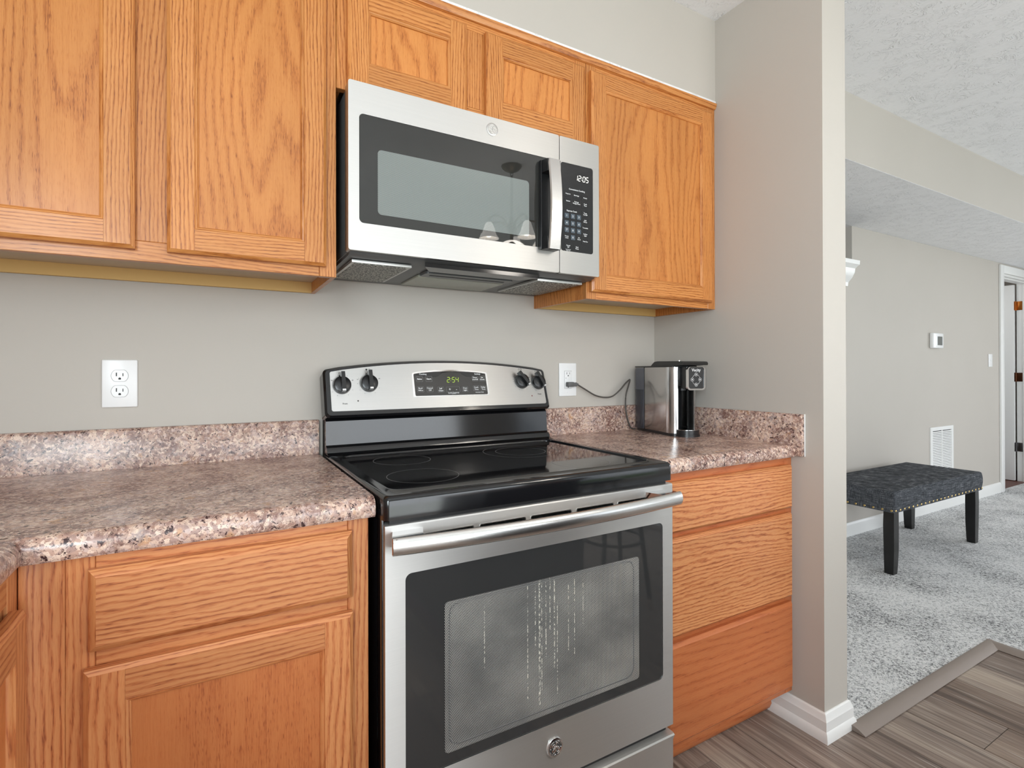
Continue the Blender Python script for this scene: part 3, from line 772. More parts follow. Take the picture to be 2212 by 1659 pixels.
# perpendicular run at the far left
cb2 = thing('base_cabinet', 'oak base cabinet turning the corner at the far left edge, partly cut off', 'cabinet', (-0.85, -1.4, 0), 'oak base cabinets')
Mr = T3((-0.550, 0, 0)) @ Matrix.Rotation(R(90), 4, 'Z')   # local x -> world y, local -y -> world +x
mb = MB(); mb.box(LEFT+.005, -0.552, -2.25, -0.612, 0.10, 0.858); mb.box(LEFT+.005, -0.62, -2.25, -0.612, 0, 0.10)
mb.box(LEFT+.005, -0.5525, -0.611, -0.002, 0.10, .858)
mb.build('carcass', OAK_LOW_PLY, cb2, smooth=False)
mb = MB(Mr)
for a, b_ in ((-2.25, -2.21), (-1.45, -1.41), (-0.655, -0.612)): mb.box(a, b_, -0.0195, -0.0005, 0.10, zt, bev=.0008, seg=1, grain='z')
for a, b_ in ((-2.21, -1.45), (-1.41, -0.655)):
    for za, zb in ((zt-.045, zt), (0.672, 0.70), (0.10, 0.14)): mb.box(a+.0003, b_-.0003, -0.019, -0.0005, za, zb, bev=.0008, seg=1, grain='x')
mb.build('face_frame', OAK_LOW, cb2)
for a, b_ in ((-2.22, -1.44), (-1.42, -0.648)):
    door_panel(Mr @ T3((a, -0.0205, 0.125)), b_-a, 0.679, 0.052, 0.054, cb2, oakm=OAK_LOW, plym=OAK_LOW_PLY)
# right base cabinet with three drawers
cb3 = thing('base_cabinet', 'oak base cabinet with three plain drawers, right of the stove', 'cabinet', (1.06, 0, 0), 'oak base cabinets')
zr = CT_R - 0.0385
mb = MB(); mb.box(0.775, XR-.001, -0.591, -0.002, 0.10, zr); mb.build('carcass', OAK_LOW_PLY, cb3, smooth=False)
mb = MB(); face_frame_box(mb, 0, 0, 0.098, zr, FY, [(0.7745, 0.806), (1.325, XR-.0008)], [(0.806, 1.325, zr-.032, zr), (0.806, 1.325, 0.672, 0.715), (0.806, 1.325, 0.39, 0.425), (0.806, 1.325, 0.098, 0.135)])
mb.build('face_frame', OAK_RED, cb3)
mb = MB(); mb.prism([(-0.52, 0.0), (-0.534, 0.0), (-0.545, 0.012), (-0.552, 0.03), (-0.548, 0.048), (-0.538, 0.058), (-0.53, 0.062), (-0.53, 0.0999), (-0.52, 0.0999)], 'x', 0.775, XR-.022, grain='x')
mb.build('toe_kick', OAK_RED, cb3, angle=50)
for z0_, z1_ in ((0.698, 0.8375), (0.4145, 0.683), (0.122, 0.397)):
    slab_front(T3((0.7785, FY-.001, z0_)), 1.3405-0.7785, z1_-z0_, cb3, mat=OAK_RED if z0_ < .2 else OAK_FRONT, bev=0.009)

# ------------------------------------------------------------------ countertops
def ct_profile(zt, d=0.634, th=0.0385, yb=-0.0005, lip=0.0):
    r = 0.020; pts = [(yb, zt-th), (-d+.022, zt-th), (-d+.022, zt-th), (-d+.004, zt-th), (-d+.001, zt-th+.004), (-d, zt-th+.008)]
    for i in range(8):
        a = R(180 - 90*i/7); pts.append((-d+r+r*math.cos(a), zt-r+r*math.sin(a)))
    pts.append((yb, zt)); return pts
cl = thing('countertop', 'L shaped brown and pink granite pattern countertop left of the stove', 'countertop', (-0.5, -0.3, CT_L-.04), 'granite pattern countertops')
mb = MB()
mb.prism(ct_profile(CT_L), 'x', -1.155, -0.0085, grain='x')
P2 = [(-1.155 - p[0], p[1]) for p in ct_profile(CT_L, d=0.6345)]
mb.prism([(x, z) for x, z in P2], 'y', -0.61, -2.27, grain='y')
mb.build('worktop', GRAN, cl, angle=40)
mb = MB(); mb.prism([(-0.0005, CT_L+.0002), (-0.0195, CT_L+.0002), (-0.0195, CT_L+.094), (-0.0165, CT_L+.099), (-0.012, CT_L+.1005), (-0.0005, CT_L+.1005)], 'x', -1.155, -0.0085)
mb.build('backsplash', GRAN, cl, angle=50)
cr_ = thing('countertop', 'granite pattern countertop in the corner right of the stove, under the coffee maker', 'countertop', (1.05, -0.3, CT_R-.04), 'granite pattern countertops')
mb = MB(); mb.prism(ct_profile(CT_R), 'x', 0.765, 1.3435, grain='x'); mb.build('worktop', GRAN, cr_, angle=40)
mb = MB(); mb.prism([(-0.0005, CT_R+.0002), (-0.0195, CT_R+.0002), (-0.0195, CT_R+.093), (-0.0165, CT_R+.098), (-0.012, CT_R+.0995), (-0.0005, CT_R+.0995)], 'x', 0.765, 1.3435)
mb.build('backsplash', GRAN, cr_, angle=50)
mb = MB(); mb.box(1.3440, XR-.0005, -0.6540, -0.0005, CT_R-.034, CT_R+.0995, bev=.0015); mb.build('side_splash', GRAN, cr_)
mb = MB(); mb.box(XR-.004, XR-.0002, -0.6575, -0.6541, CT_R-.036, CT_R+.100, bev=.001); mb.build('caulk_bead', WHITE, cr_)

# ------------------------------------------------------------------ badge with script monogram
def badge(c, r, parent, ring_mat, face_mat, mono_mat, dy=-0.003):
    o = MB(); o.cyl((c[0], c[1]+dy/2, c[2]), r, abs(dy), 'y', 40, bev=0.0008); ob_ = o.build('badge', ring_mat, parent)
    f = MB(); f.cyl((c[0], c[1]+dy-.0002, c[2]), r*.80, 0.0008, 'y', 40); f.build('badge_face', face_mat, ob_)
    m = MB(); y = c[1]+dy-.0008; k = r*.8
    def st(pts, w=.06):
        sm = []
        for i in range(len(pts)-1):
            p0 = pts[max(i-1, 0)]; p1 = pts[i]; p2 = pts[i+1]; p3 = pts[min(i+2, len(pts)-1)]
            for t in (0, .25, .5, .75):
                sm.append(tuple(.5*((2*p1[q]) + (-p0[q]+p2[q])*t + (2*p0[q]-5*p1[q]+4*p2[q]-p3[q])*t*t + (-p0[q]+3*p1[q]-3*p2[q]+p3[q])*t**3) for q in (0, 1)))
        sm.append(pts[-1])
        m.tube([(c[0]+a*k, y, c[2]+b_*k) for a, b_ in sm], w*k, n=6, up=(0, 1, 0))
    st([(-.05, .18), (-.18, .06), (-.36, .04), (-.52, .18), (-.50, .36), (-.30, .50), (-.12, .44), (-.10, .28), (-.25, .22)])
    st([(-.08, .42), (-.02, .10), (-.04, -.20), (-.16, -.50), (-.36, -.62), (-.50, -.46), (-.40, -.22), (-.12, -.02), (.14, .16)])
    st([(.40, .52), (.30, .66), (.14, .60), (.10, .38), (.16, .20), (.34, .14)])
    st([(.30, .14), (.12, .06), (.04, -.18), (.12, -.46), (.34, -.56), (.54, -.42), (.58, -.16), (.46, .02), (.30, -.06), (.30, -.24), (.42, -.28)])
    for q in range(4):
        a0 = R(90*q + 18)
        m.tube([(c[0]+math.cos(a0+R(62)*i/8)*k*.90, y, c[2]+math.sin(a0+R(62)*i/8)*k*.90) for i in range(9)], k*.045, n=6, up=(0, 1, 0))
        a1 = a0 - R(12); m.ball((c[0]+math.cos(a1+R(80))*k*.82, y, c[2]+math.sin(a1+R(80))*k*.82), k*.07, n=8)
    m.build('monogram', mono_mat, ob_)
    return ob_

# ------------------------------------------------------------------ microwave
mw = thing('microwave', 'stainless steel over the range microwave with black glass door and keypad', 'microwave', (0.378, -0.18, 1.42))
MX0, MX1, MZ0, MZ1, MY = -0.001, 0.757, 1.4315, 1.8372, -0.372
mb = MB(); mb.box(0.004, 0.7515, -0.338, -0.002, 1.4315, 1.8365, bev=.002)
mb.prism([(-0.36, 1.4312), (-0.34, 1.424), (-0.03, 1.4185), (-0.003, 1.4185), (-0.003, 1.4312)], 'x', 0.006, 0.750)
mb.build('housing', [DARKGREY], mw)
md = MB(); GX0, GX1, GZ0, GZ1 = 0.0245, 0.6035, 1.4985, 1.7615
md.frame(rrect(MX0, 0.6075, MZ0, MZ1, 0.0055), rrect(GX0, 0.6030, GZ0, GZ1, 0.011), MY, MY+.034)
md.box(MX0+.002, 0.6055, MY+.03, MY+.0345, MZ0+.002, MZ1-.002)
mdo = md.build('door', STEEL, mw)
g = MB(); g.prism(rrect(GX0+.0004, 0.6026, GZ0+.0004, GZ1-.0004, .0106), 'y', MY+.0012, MY+.006); g.build('door_glass', MICRO_GLASS, mdo)
g = MB(); g.prism(rrect(0.0695, 0.5035, 1.5245, 1.683, .010), 'y', MY+.0006, MY+.0022); g.build('window_screen', MICRO_SCREEN, mdo)
# keypad section
mp = MB(); mp.frame(rrect(0.6095, MX1, MZ0, MZ1, 0.0045), rrect(0.6135, 0.7335, 1.4985, 1.7615, 0.008), MY, MY+.034)
mpo = mp.build('control_panel', STEEL, mw)
g = MB(); g.prism(rrect(0.6138, 0.7332, 1.4988, 1.7612, .0078), 'y', MY+.0006, MY+.006); kg = g.build('keypad_glass', BLACK_GL, mpo)
yk = MY-.0002; KT = T3((0, yk, 0)); KT2 = T3((0, yk-.0004, 0))
seven_seg('12:05', 0.6655, 1.7150, 0.0155, 'clock_digits', LED_W, kg, KT2)
keys = MB()
kx = [0.6345, 0.6570, 0.6795]; kz = [1.6045, 1.5830, 1.5620]
nums = []
for i in range(3):
    for j in range(3):
        keys.prism(rrect(kx[j]-.0078, kx[j]+.0078, kz[i]-.0072, kz[i]+.0072, .002, 3), 'y', yk-.0003, yk+.0002)
        nums.append((str(3*i+j+1), kx[j], kz[i], .0082))
keys.prism(rrect(kx[1]-.0078, kx[1]+.0078, 1.5410-.0072, 1.5410+.0072, .002, 3), 'y', yk-.0003, yk+.0002); nums.append(('0', kx[1], 1.5410, .0082))
keys.build('number_keys', KEY_BLUE, kg)
ed = MB()
def key_outline(mb_, cx, cz, hw, hh, M=None, y=yk):
    mb_.frame(rrect(cx-hw, cx+hw, cz-hh, cz+hh, .0016, 3), rrect(cx-hw+.0004, cx+hw-.0004, cz-hh+.0004, cz+hh-.0004, .0013, 3), y-.0002, y+.0002, M=M)
lab = [('Convenience Cooking', 0.672, 1.6850, .0066)]
for (s_, x_, z_) in [('Popcorn', .6395, 1.6700), ('Beverage', .6705, 1.6690), ('Potato', .7035, 1.6665), ('Reheat', .6395, 1.6485), ('Defrost\nWeight/Time', .6705, 1.6470), ('Cook\nTime', .7035, 1.6455),
                     ('Timer\nOn/Off', .7035, 1.6180), ('Add\n30 Sec', .7035, 1.5960), ('Turntable', .7035, 1.5755), ('Surface\nLight', .7035, 1.5545), ('Vent Fan', .7035, 1.5345),
                     ('Power\nLevel', .6345, 1.5405), ('Set\nClock', .6795, 1.5405), ('Cancel\nOff', .6395, 1.5130), ('Start\nPause', .6725, 1.5115)]:
    lab.append((s_, x_, z_, .0052)); key_outline(ed, x_, z_, .0125 if x_ > .69 or abs(x_-.6705) < .001 or x_ > .67 and z_ < 1.52 or x_ == .6395 else .0085, .0082)
lab.append(('Express Cook', 0.653, 1.6195, .0066)); lab.append(('Lock Controls\nHold 3 Sec', .6395, 1.5020, .0032))
ed.build('key_outlines', KEY_EDGE, kg)
text_mesh(lab + nums, 'key_lettering', PRINT_W, kg, KT2)
# handle
h = MB()
hz0, hz1 = 1.490, 1.748; ys = []
pts = []; n = 14
for i in range(n+1):
    t = i/n; z = hz0+(hz1-hz0)*t; y = MY-.034-.012*math.sin(math.pi*t); pts.append((z, y))
vs = []; fs = []
for z, y in pts:
    vs += [(0.5485, y+.004, z), (0.5515, y, z), (0.5855, y-.001, z), (0.5895, y+.004, z), (0.5875, y+.008, z), (0.5505, y+.008, z)]
for i in range(n):
    for k in range(6): fs.append([i*6+k, i*6+(k+1) % 6, (i+1)*6+(k+1) % 6, (i+1)*6+k])
fs += [[0, 1, 2, 3, 4, 5][::-1], [n*6+k for k in range(6)]]
h.add(vs, fs); ho = h.build('handle', STEEL_H, mw)
h = MB()
for za, zb in ((hz0+.001, hz0+.036), (hz1-.036, hz1-.001)):
    h.prism([(0.538, MY+.001), (0.546, MY-.032), (0.590, MY-.032), (0.590, MY+.001)], 'z', za, zb)
h.box(0.5365, 0.5395, MY-.012, MY-.0003, hz0+.001, hz1-.001, bev=.001); h.box(0.5395, 0.588, MY-.0025, MY-.0004, hz0+.03, hz1-.03)
h.build('handle_bracket', BLACK_PL, ho)
badge((0.3845, MY, 1.8032), 0.0175, mw, STEEL_H, STEEL, STEEL_H, dy=-.0025)
# underside
def filt(x0, x1, y0, y1, name):
    f = MB(); f.box(x0, x1, y0, y1, 1.4135, 1.4215, bev=.001); fo = f.build(name, plain('aluminium_frame', (0.55, 0.55, 0.53), 0.35, 0.8), mw)
    f = MB(); f.box(x0+.008, x1-.008, y0+.006, y1-.006, 1.4125, 1.4140); f.build('filter_mesh', FILTER, fo)
    return fo
filt(0.020, 0.175, -0.315, -0.060, 'grease_filter'); filt(0.568, 0.735, -0.315, -0.060, 'grease_filter')
f = MB(); f.prism([(0.20, -0.345), (0.555, -0.345), (0.52, -0.285), (0.235, -0.285)], 'z', 1.4140, 1.4245); f.build('vent_recess', BLACK_EN, mw)
f = MB(); f.prism(rrect(0.235, 0.515, -0.262, -0.205, .01), 'z', 1.4140, 1.4215); lo_ = f.build('lamp_cover', DARKGREY, mw)
f = MB(); f.box(0.255, 0.495, -0.238, -0.230, 1.4132, 1.4150); f.build('lamp_slot', BLACK_MT, lo_)
f = MB(); f.box(0.235, 0.515, -0.195, -0.035, 1.4140, 1.4215, bev=.002); f.build('lamp_lens', plain('lamp_lens_plastic', srgb(168, 172, 158), 0.25), mw)

# ------------------------------------------------------------------ stove
st = thing('electric_range', 'freestanding stainless steel electric stove with black glass cooktop', 'stove', (0.38, -0.33, 0))
SX0, SX1 = -0.002, 0.757
mb = MB(); mb.box(0.004, 0.752, -0.612, -0.030, 0.012, 0.872, bev=.002); mb.box(0.03, 0.72, -0.59, -0.05, 0.0, 0.012)
mb.build('body', BLACK_EN, st)
# cooktop: enamel surround with raised rim
ZT = 0.9035
mb = MB(); YF = -0.668
op = [(SX0, 0), (SX1, 0)]
out = [(x, y) for x, y in rrect(SX0, SX1, YF, -0.045, .012, 5)]
inn = [(x, y) for x, y in rrect(0.028, 0.727, YF+.045, -0.135, .03, 5)]
def lay(rings, mb_, capb=True):
    n_ = len(rings[0][0]); vs = []; fs = []
    for pts_, z in rings: vs += [(x, y, z) for x, y in pts_]
    for k in range(len(rings)-1):
        for i in range(n_):
            j = (i+1) % n_; fs.append([k*n_+i, k*n_+j, (k+1)*n_+j, (k+1)*n_+i])
    if capb: fs.append(list(range(n_))[::-1])
    mb_.add(vs, fs)
def inset(pts_, d, x0=SX0, x1=SX1, y0=YF, y1=-0.045):
    cx, cy = (x0+x1)/2, (y0+y1)/2
    return [(x - d*(1 if x > cx else -1), y - d*(1 if y > cy else -1)) for x, y in pts_]
lay([(out, 0.858), (out, ZT-.010), (inset(out, .0015), ZT-.004), (inset(out, .005), ZT), (inset(out, .010), ZT+.0005),
     (inset(inn, -.012), ZT-.0005), (inset(inn, -.006), ZT+.002), (inset(inn, -.002), ZT+.002), (inn, ZT-.001), (inn, ZT-.004)], mb, capb=True)
cko = mb.build('cooktop_frame', BLACK_EN, st, angle=40)
mb = MB(); mb.prism(inset(inn, .0004), 'z', ZT-.006, ZT-.0022); gl = mb.build('cooktop_glass', CERAMIC, st, smooth=False)
def ringm(cx, cy, r, w=.0009):
    m = MB(); o_ = [(cx+(r+w/2)*math.cos(R(a*5)), cy+(r+w/2)*math.sin(R(a*5))) for a in range(72)]; i_ = [(cx+(r-w/2)*math.cos(R(a*5)), cy+(r-w/2)*math.sin(R(a*5))) for a in range(72)]
    vs = [(x, y, ZT-.0019) for x, y in o_+i_]; m.add(vs, [[i, (i+1) % 72, 72+(i+1) % 72, 72+i] for i in range(72)]); return m
for cx, cy, rs in [(0.140, -0.492, (.082,)), (0.165, -0.262, (.076,)), (0.520, -0.292, (.112, .075)), (0.560, -0.535, (.076,))]:
    m = MB()
    for r_ in rs:
        q = ringm(cx, cy, r_); m.add(q.v, q.f)
    m.build('burner_ring', PRINT_G, gl, smooth=False)
# front band below the cooktop
mb = MB(); mb.box(0.012, 0.744, -0.655, -0.60, 0.838, 0.860); mb.build('front_band', BLACK_PL, st)
# backguard riser
mb = MB()
mb.prism([(-0.030, 0.88), (-0.125, 0.88), (-0.125, 0.9045), (-0.108, 0.906), (-0.100, 0.910), (-0.0975, 0.918), (-0.094, 0.924), (-0.086, 0.926), (-0.083, 0.930), (-0.078, 0.998), (-0.070, 1.006), (-0.030, 1.006)], 'x', SX0+.002, SX1-.002)
mb.build('backguard', BLACK_EN, st, angle=25)
# control panel, leaning back
t_ = math.atan2(.040, .131); PM = T3((0, -0.095, 1.02)) @ Matrix.Rotation(-t_, 4, 'X'); kv = 1/math.cos(t_)
def arch(x0, x1, vb, vc, rise, r=0.012, n=24, bow=0.0):
    pts_ = []
    for cx, cz, a0 in ((x1-r, vb+r, -90),):
        for i in range(5): a = R(a0+90*i/4); pts_.append((cx+r*math.cos(a), cz+r*math.sin(a)))
    for i in range(5):
        a = R(0+70*i/4); pts_.append((x1-r+r*math.cos(a), vc-r+r*math.sin(a)))
    m_ = (x0+x1)/2; hw = (x1-x0)/2
    for i in range(1, n):
        x = x1-r - (x1-x0-2*r)*i/n; u = (x-m_)/hw; pts_.append((x, vc + rise*(1-u*u)))
    for i in range(5):
        a = R(110+70*i/4); pts_.append((x0+r+r*math.cos(a), vc-r+r*math.sin(a)))
    for i in range(5): a = R(180+90*i/4); pts_.append((x0+r+r*math.cos(a), vb+r+r*math.sin(a)))
    return pts_
Z2V = lambda z: (z-1.02)*kv
mb = MB(PM); oo = arch(SX0-.002, SX1+.004, Z2V(1.010), Z2V(1.150), 0.029, r=.014)
oi = arch(SX0+.004, SX1-.002, Z2V(1.016), Z2V(1.1455), 0.029, r=.012)
n_ = len(oo); yy = [.052, .008, .002, 0.0]
vs = [(p[0], .055, p[1]) for p in oo] + [(p[0], .006, p[1]) for p in oo] + [(p[0], 0, p[1]) for p in oi]
fs = [list(range(n_))] + [[i, (i+1) % n_, n_+(i+1) % n_, n_+i] for i in range(n_)] + [[n_+i, n_+(i+1) % n_, 2*n_+(i+1) % n_, 2*n_+i] for i in range(n_)] + [[2*n_+i for i in range(n_)][::-1]]
mb.add(vs, fs); bgo = mb.build('console_housing', BLACK_EN, st, angle=25)
mb = MB(PM); mb.prism(arch(0.014, SX1-.012, Z2V(1.027), Z2V(1.1405), 0.0285, r=.006), 'y', -.0022, .002); cons = mb.build('control_console', STEEL, st, angle=25)
mb = MB(PM); mb.prism(arch(0.2605, 0.5235, Z2V(1.0605), Z2V(1.1365), .0085, r=.006), 'y', -.0045, -.001); rim = mb.build('display_rim', CHROME, cons, angle=25)
mb = MB(PM); mb.prism(arch(0.2655, 0.5170, Z2V(1.0635), Z2V(1.1325), .0080, r=.004), 'y', -.0050, -.002); dg_ = mb.build('display_glass', plain('display_smoke', srgb(58, 56, 54), 0.12), cons, angle=25)
mb = MB(PM); zz = Z2V(1.1325)
pl = [(0.268, zz-.0015), (0.285, zz-.0085), (0.315, zz-.0125), (0.340, zz-.0115), (0.352, zz-.005), (0.362, zz+.003), (0.390, zz+.0062), (0.350, zz+.0055), (0.300, zz+.0030)]
mb.prism(pl, 'y', -.0053, -.0049); mb.build('display_swoosh', BLACK_GL, dg_, smooth=False)
mb = MB(PM); mb.prism([(0.786-x, z) for x, z in pl][::-1], 'y', -.0053, -.0049); mb.build('display_swoosh', BLACK_GL, dg_, smooth=False)
DT = PM @ T3((0, -.0056, 0))
seven_seg('2:54', 0.3755, Z2V(1.1045), 0.0165, 'clock_digits', LED_G, dg_, DT)
lab = [('Cooking', .296, Z2V(1.1305), .0070), ('Settings', .487, Z2V(1.1305), .0070), ('Lock Controls', .394, Z2V(1.0705), .0065), ('Hold 3 Sec', .394, Z2V(1.0677), .0030), ('Automatic Oven', .487, Z2V(1.0705), .0045),
       ('+', .382, Z2V(1.0815), .013), ('-', .405, Z2V(1.0815), .013)]
ko = MB()
for s_, x_, z_ in [('Bake', .2835, 1.1155), ('Start', .3145, 1.1155), ('Timer\nOn/Off', .4765, 1.1155), ('Set\nClock', .5025, 1.1155), ('Broil\nHi/Lo', .2835, 1.0835), ('Cancel\nOff', .3145, 1.0835), ('Self\nClean', .3510, 1.0815),
                   ('Oven\nLight', .4360, 1.0815), ('Cook\nTime', .4765, 1.0835), ('Delay\nTime', .5025, 1.0835)]:
    lab.append((s_, x_, Z2V(z_), .0070 if '\n' in s_ else .0080)); key_outline(ko, x_, Z2V(z_), .0108, .0088, M=PM, y=-.0054)
key_outline(ko, .3935, Z2V(1.0815), .0235, .0088, M=PM, y=-.0054)
ko.build('key_outlines', PRINT_G, dg_); text_mesh(lab, 'key_lettering', PRINT_W, dg_, DT)
mb = MB(PM)
CTm = PM @ T3((0, -.0026, 0))
# burner position diagrams, dial marks, indicator dots
for kx_, kz_, fill in ((.046, 1.1315, 2), (.125, 1.1420, 0), (.657, 1.1430, 3), (.724, 1.1350, 1)):
    for q, (dx, dz) in enumerate(((-.0042, .0042), (.0042, .0042), (-.0042, -.0042), (.0042, -.0042))):
        c0 = (kx_+dx, Z2V(kz_)+dz)
        if q == fill: mb.prism([(c0[0]+.0030*math.cos(R(a*30)), c0[1]+.0030*math.sin(R(a*30))) for a in range(12)], 'y', -.0027, -.002)
        else: mb.frame([(c0[0]+.0030*math.cos(R(a*30)), c0[1]+.0030*math.sin(R(a*30))) for a in range(12)], [(c0[0]+.0023*math.cos(R(a*30)), c0[1]+.0023*math.sin(R(a*30))) for a in range(12)], -.0027, -.002)
for kx_, kz_ in ((.046, 1.1003), (.125, 1.1046), (.657, 1.1053), (.724, 1.1013)):
    for a in (25, 60, 150, 180, 215, 245, 300, 335):
        mb.box(kx_+.0335*math.cos(R(a))-.0006, kx_+.0335*math.cos(R(a))+.0006, -.0027, -.002, Z2V(kz_)+.0335*math.sin(R(a))-.0006, Z2V(kz_)+.0335*math.sin(R(a))+.0006)
mb.prism([(.0895+.0022*math.cos(R(a*30)), Z2V(1.0545)+.0022*math.sin(R(a*30))) for a in range(12)], 'y', -.0027, -.002)
mb.build('dial_marks', PRINT_K, cons, smooth=False)
mb = MB(PM); mb.prism([(.690+.0022*math.cos(R(a*30)), Z2V(1.0545)+.0022*math.sin(R(a*30))) for a in range(12)], 'y', -.0027, -.002); mb.build('indicator_dot', plain('red_dot', srgb(120, 30, 34), .4), cons, smooth=False)
text_mesh([('Front', .052, Z2V(1.0475), .0062), ('Hi', .078, Z2V(1.1150), .0045), ('Hi', .158, Z2V(1.1190), .0045), ('Lo', .093, Z2V(1.1170), .0045), ('Off', .119, Z2V(1.1335), .0042), ('Lo', .013+.006, Z2V(1.1150), .0045),
           ('Front', .722, Z2V(1.0600), .0062), ('Hi', .690, Z2V(1.1190), .0045), ('Off', .716, Z2V(1.1270), .0042), ('Lo', .625, Z2V(1.1130), .0045)], 'console_lettering', PRINT_K, cons, CTm)
for kx_, kz_, rot in ((.046, 1.1003, 0), (.125, 1.1046, 0), (.657, 1.1053, -35), (.724, 1.1013, -25)):
    KM = PM @ T3((kx_, -.0022, Z2V(kz_))) @ Matrix.Rotation(R(rot), 4, 'Y')
    kk = MB(KM); kk.lathe((0, 0, 0), [(.0, 0), (.0265, 0), (.0265, .004), (.0245, .013), (.020, .0155), (0, .0160)], n=36, M=Matrix.Rotation(R(90), 4, 'X'))
    kk.build('control_knob', BLACK_PL, cons, angle=40)
    kn = cons.children[-1]
    g_ = MB(KM); g_.prism([(-.0058, -.024), (.0058, -.024), (.0052, .034), (-.0052, .034)], 'y', -.031, -.0145); gr = g_.build('knob_grip', BLACK_PL, kn)
    g_ = MB(KM); g_.box(-.0048, .0048, -.0313, -.0305, -.0235, -.0185); g_.build('knob_tip', CHROME, kn)
# oven door
DYF = -0.662; dX0, dX1, dZ0, dZ1 = 0.0015, 0.7615, 0.219, 0.8475
mb = MB()
slots = [(.076, .187), (.2015, .3122), (.3265, .4359), (.4505, .5619), (.5751, .684)]
ZS0, ZS1 = 0.8145, 0.8220
# lower portion with window hole
mb.frame(rrect(dX0, dX1, dZ0, ZS0, 0.0006), rrect(0.0412, 0.7262, 0.3475, 0.7500, 0.013), DYF, DYF+.030)
# strips around slots
xs = [dX0] + [v for s_ in slots for v in s_] + [dX1]
for i in range(0, len(xs), 2): mb.box(xs[i], xs[i+1], DYF, DYF+.030, ZS0, ZS1)
mb.box(dX0, dX1, DYF, DYF+.030, ZS1, dZ1-.004)
mb.prism([(DYF, dZ1-.004), (DYF+.0012, dZ1-.001), (DYF+.004, dZ1), (DYF+.030, dZ1), (DYF+.030, dZ1-.004)], 'x', dX0, dX1)
mb.box(dX0+.003, dX1-.003, DYF+.030, DYF+.047, dZ0+.004, dZ1-.002)
od = mb.build('oven_door', STEEL, st, angle=25)
mb = MB(); mb.box(dX0+.03, dX1-.03, DYF+.020, DYF+.0295, ZS0-.004, ZS1+.004); mb.build('vent_slot_backing', BLACK_MT, od, smooth=False)
mb = MB()
for a, b_ in slots: mb.frame(rrect(a-.001, b_+.001, ZS0-.0012, ZS1+.0012, .0046, 4), rrect(a+.001, b_-.001, ZS0+.0004, ZS1-.0004, .0033, 4), DYF-.0008, DYF+.006)
mb.build('vent_slot_rims', STEEL_H, od)
mb = MB(); mb.prism(rrect(0.0416, 0.7258, 0.3479, 0.7496, .0126), 'y', DYF+.0018, DYF+.008); og = mb.build('oven_glass', OVEN_GL, od, smooth=False)
mb = MB(); mb.prism(rrect(0.1230, 0.6450, 0.3725, 0.6770, .008), 'y', DYF+.0012, DYF+.0024); mb.build('window_screen', OVEN_SCREEN, og, smooth=False)
mb = MB(); mb.frame(rrect(0.132, 0.628, 0.3835, 0.672, .022), rrect(0.1345, 0.6255, 0.386, 0.6695, .020), DYF+.0009, DYF+.0013); mb.build('inner_seal', plain('seal_grey', (0.11, 0.11, 0.11), .3), og)
# handle
hp = []; n = 28
for i in range(n+1):
    t = i/n; x = 0.003+(0.742-0.003)*t; y = -0.705 - 0.026*math.sin(math.pi*t)**0.9; hp.append((x, y, 0.8205))
mb = MB(); mb.tube(hp, 0.0095, n=20, rz=0.0170); hn = mb.build('oven_handle', STEEL_H, od, angle=45)
for xa, s_ in ((0.002, 1), (0.743, -1)):
    mb = MB(); mb.prism([(xa, -0.7050), (xa+s_*.006, -0.7115), (xa+s_*.060, -0.7060), (xa+s_*.075, DYF+.0005), (xa+s_*.014, DYF+.0005)], 'z', 0.8060, 0.8350)
    mb.build('handle_bracket', CHROME, hn)
badge((0.3878, DYF, 0.2935), 0.0212, od, CHROME, plain('badge_grey', (0.09, 0.09, 0.09), .3, .6), CHROME, dy=-.0035)
# storage drawer
mb = MB(); mb.prism([(DYF+.03, 0.022), (DYF+.002, 0.022), (DYF, 0.026), (DYF, 0.180), (DYF-.004, 0.190), (DYF-.006, 0.1945), (DYF-.003, 0.1975), (DYF+.004, 0.199), (DYF+.03, 0.199)], 'x', dX0, dX1)
dr = mb.build('storage_drawer', STEEL, st, angle=30)
mb = MB(); mb.box(dX0+.01, dX1-.01, DYF+.016, DYF+.05, 0.198, 0.219); mb.build('drawer_gap', BLACK_PL, st)
# side trim strip of the body seen left of the door
mb = MB(); mb.box(-0.001, 0.004, -0.648, -0.612, 0.03, 0.862, bev=.0015); mb.build('side_trim', BLACK_EN, st)

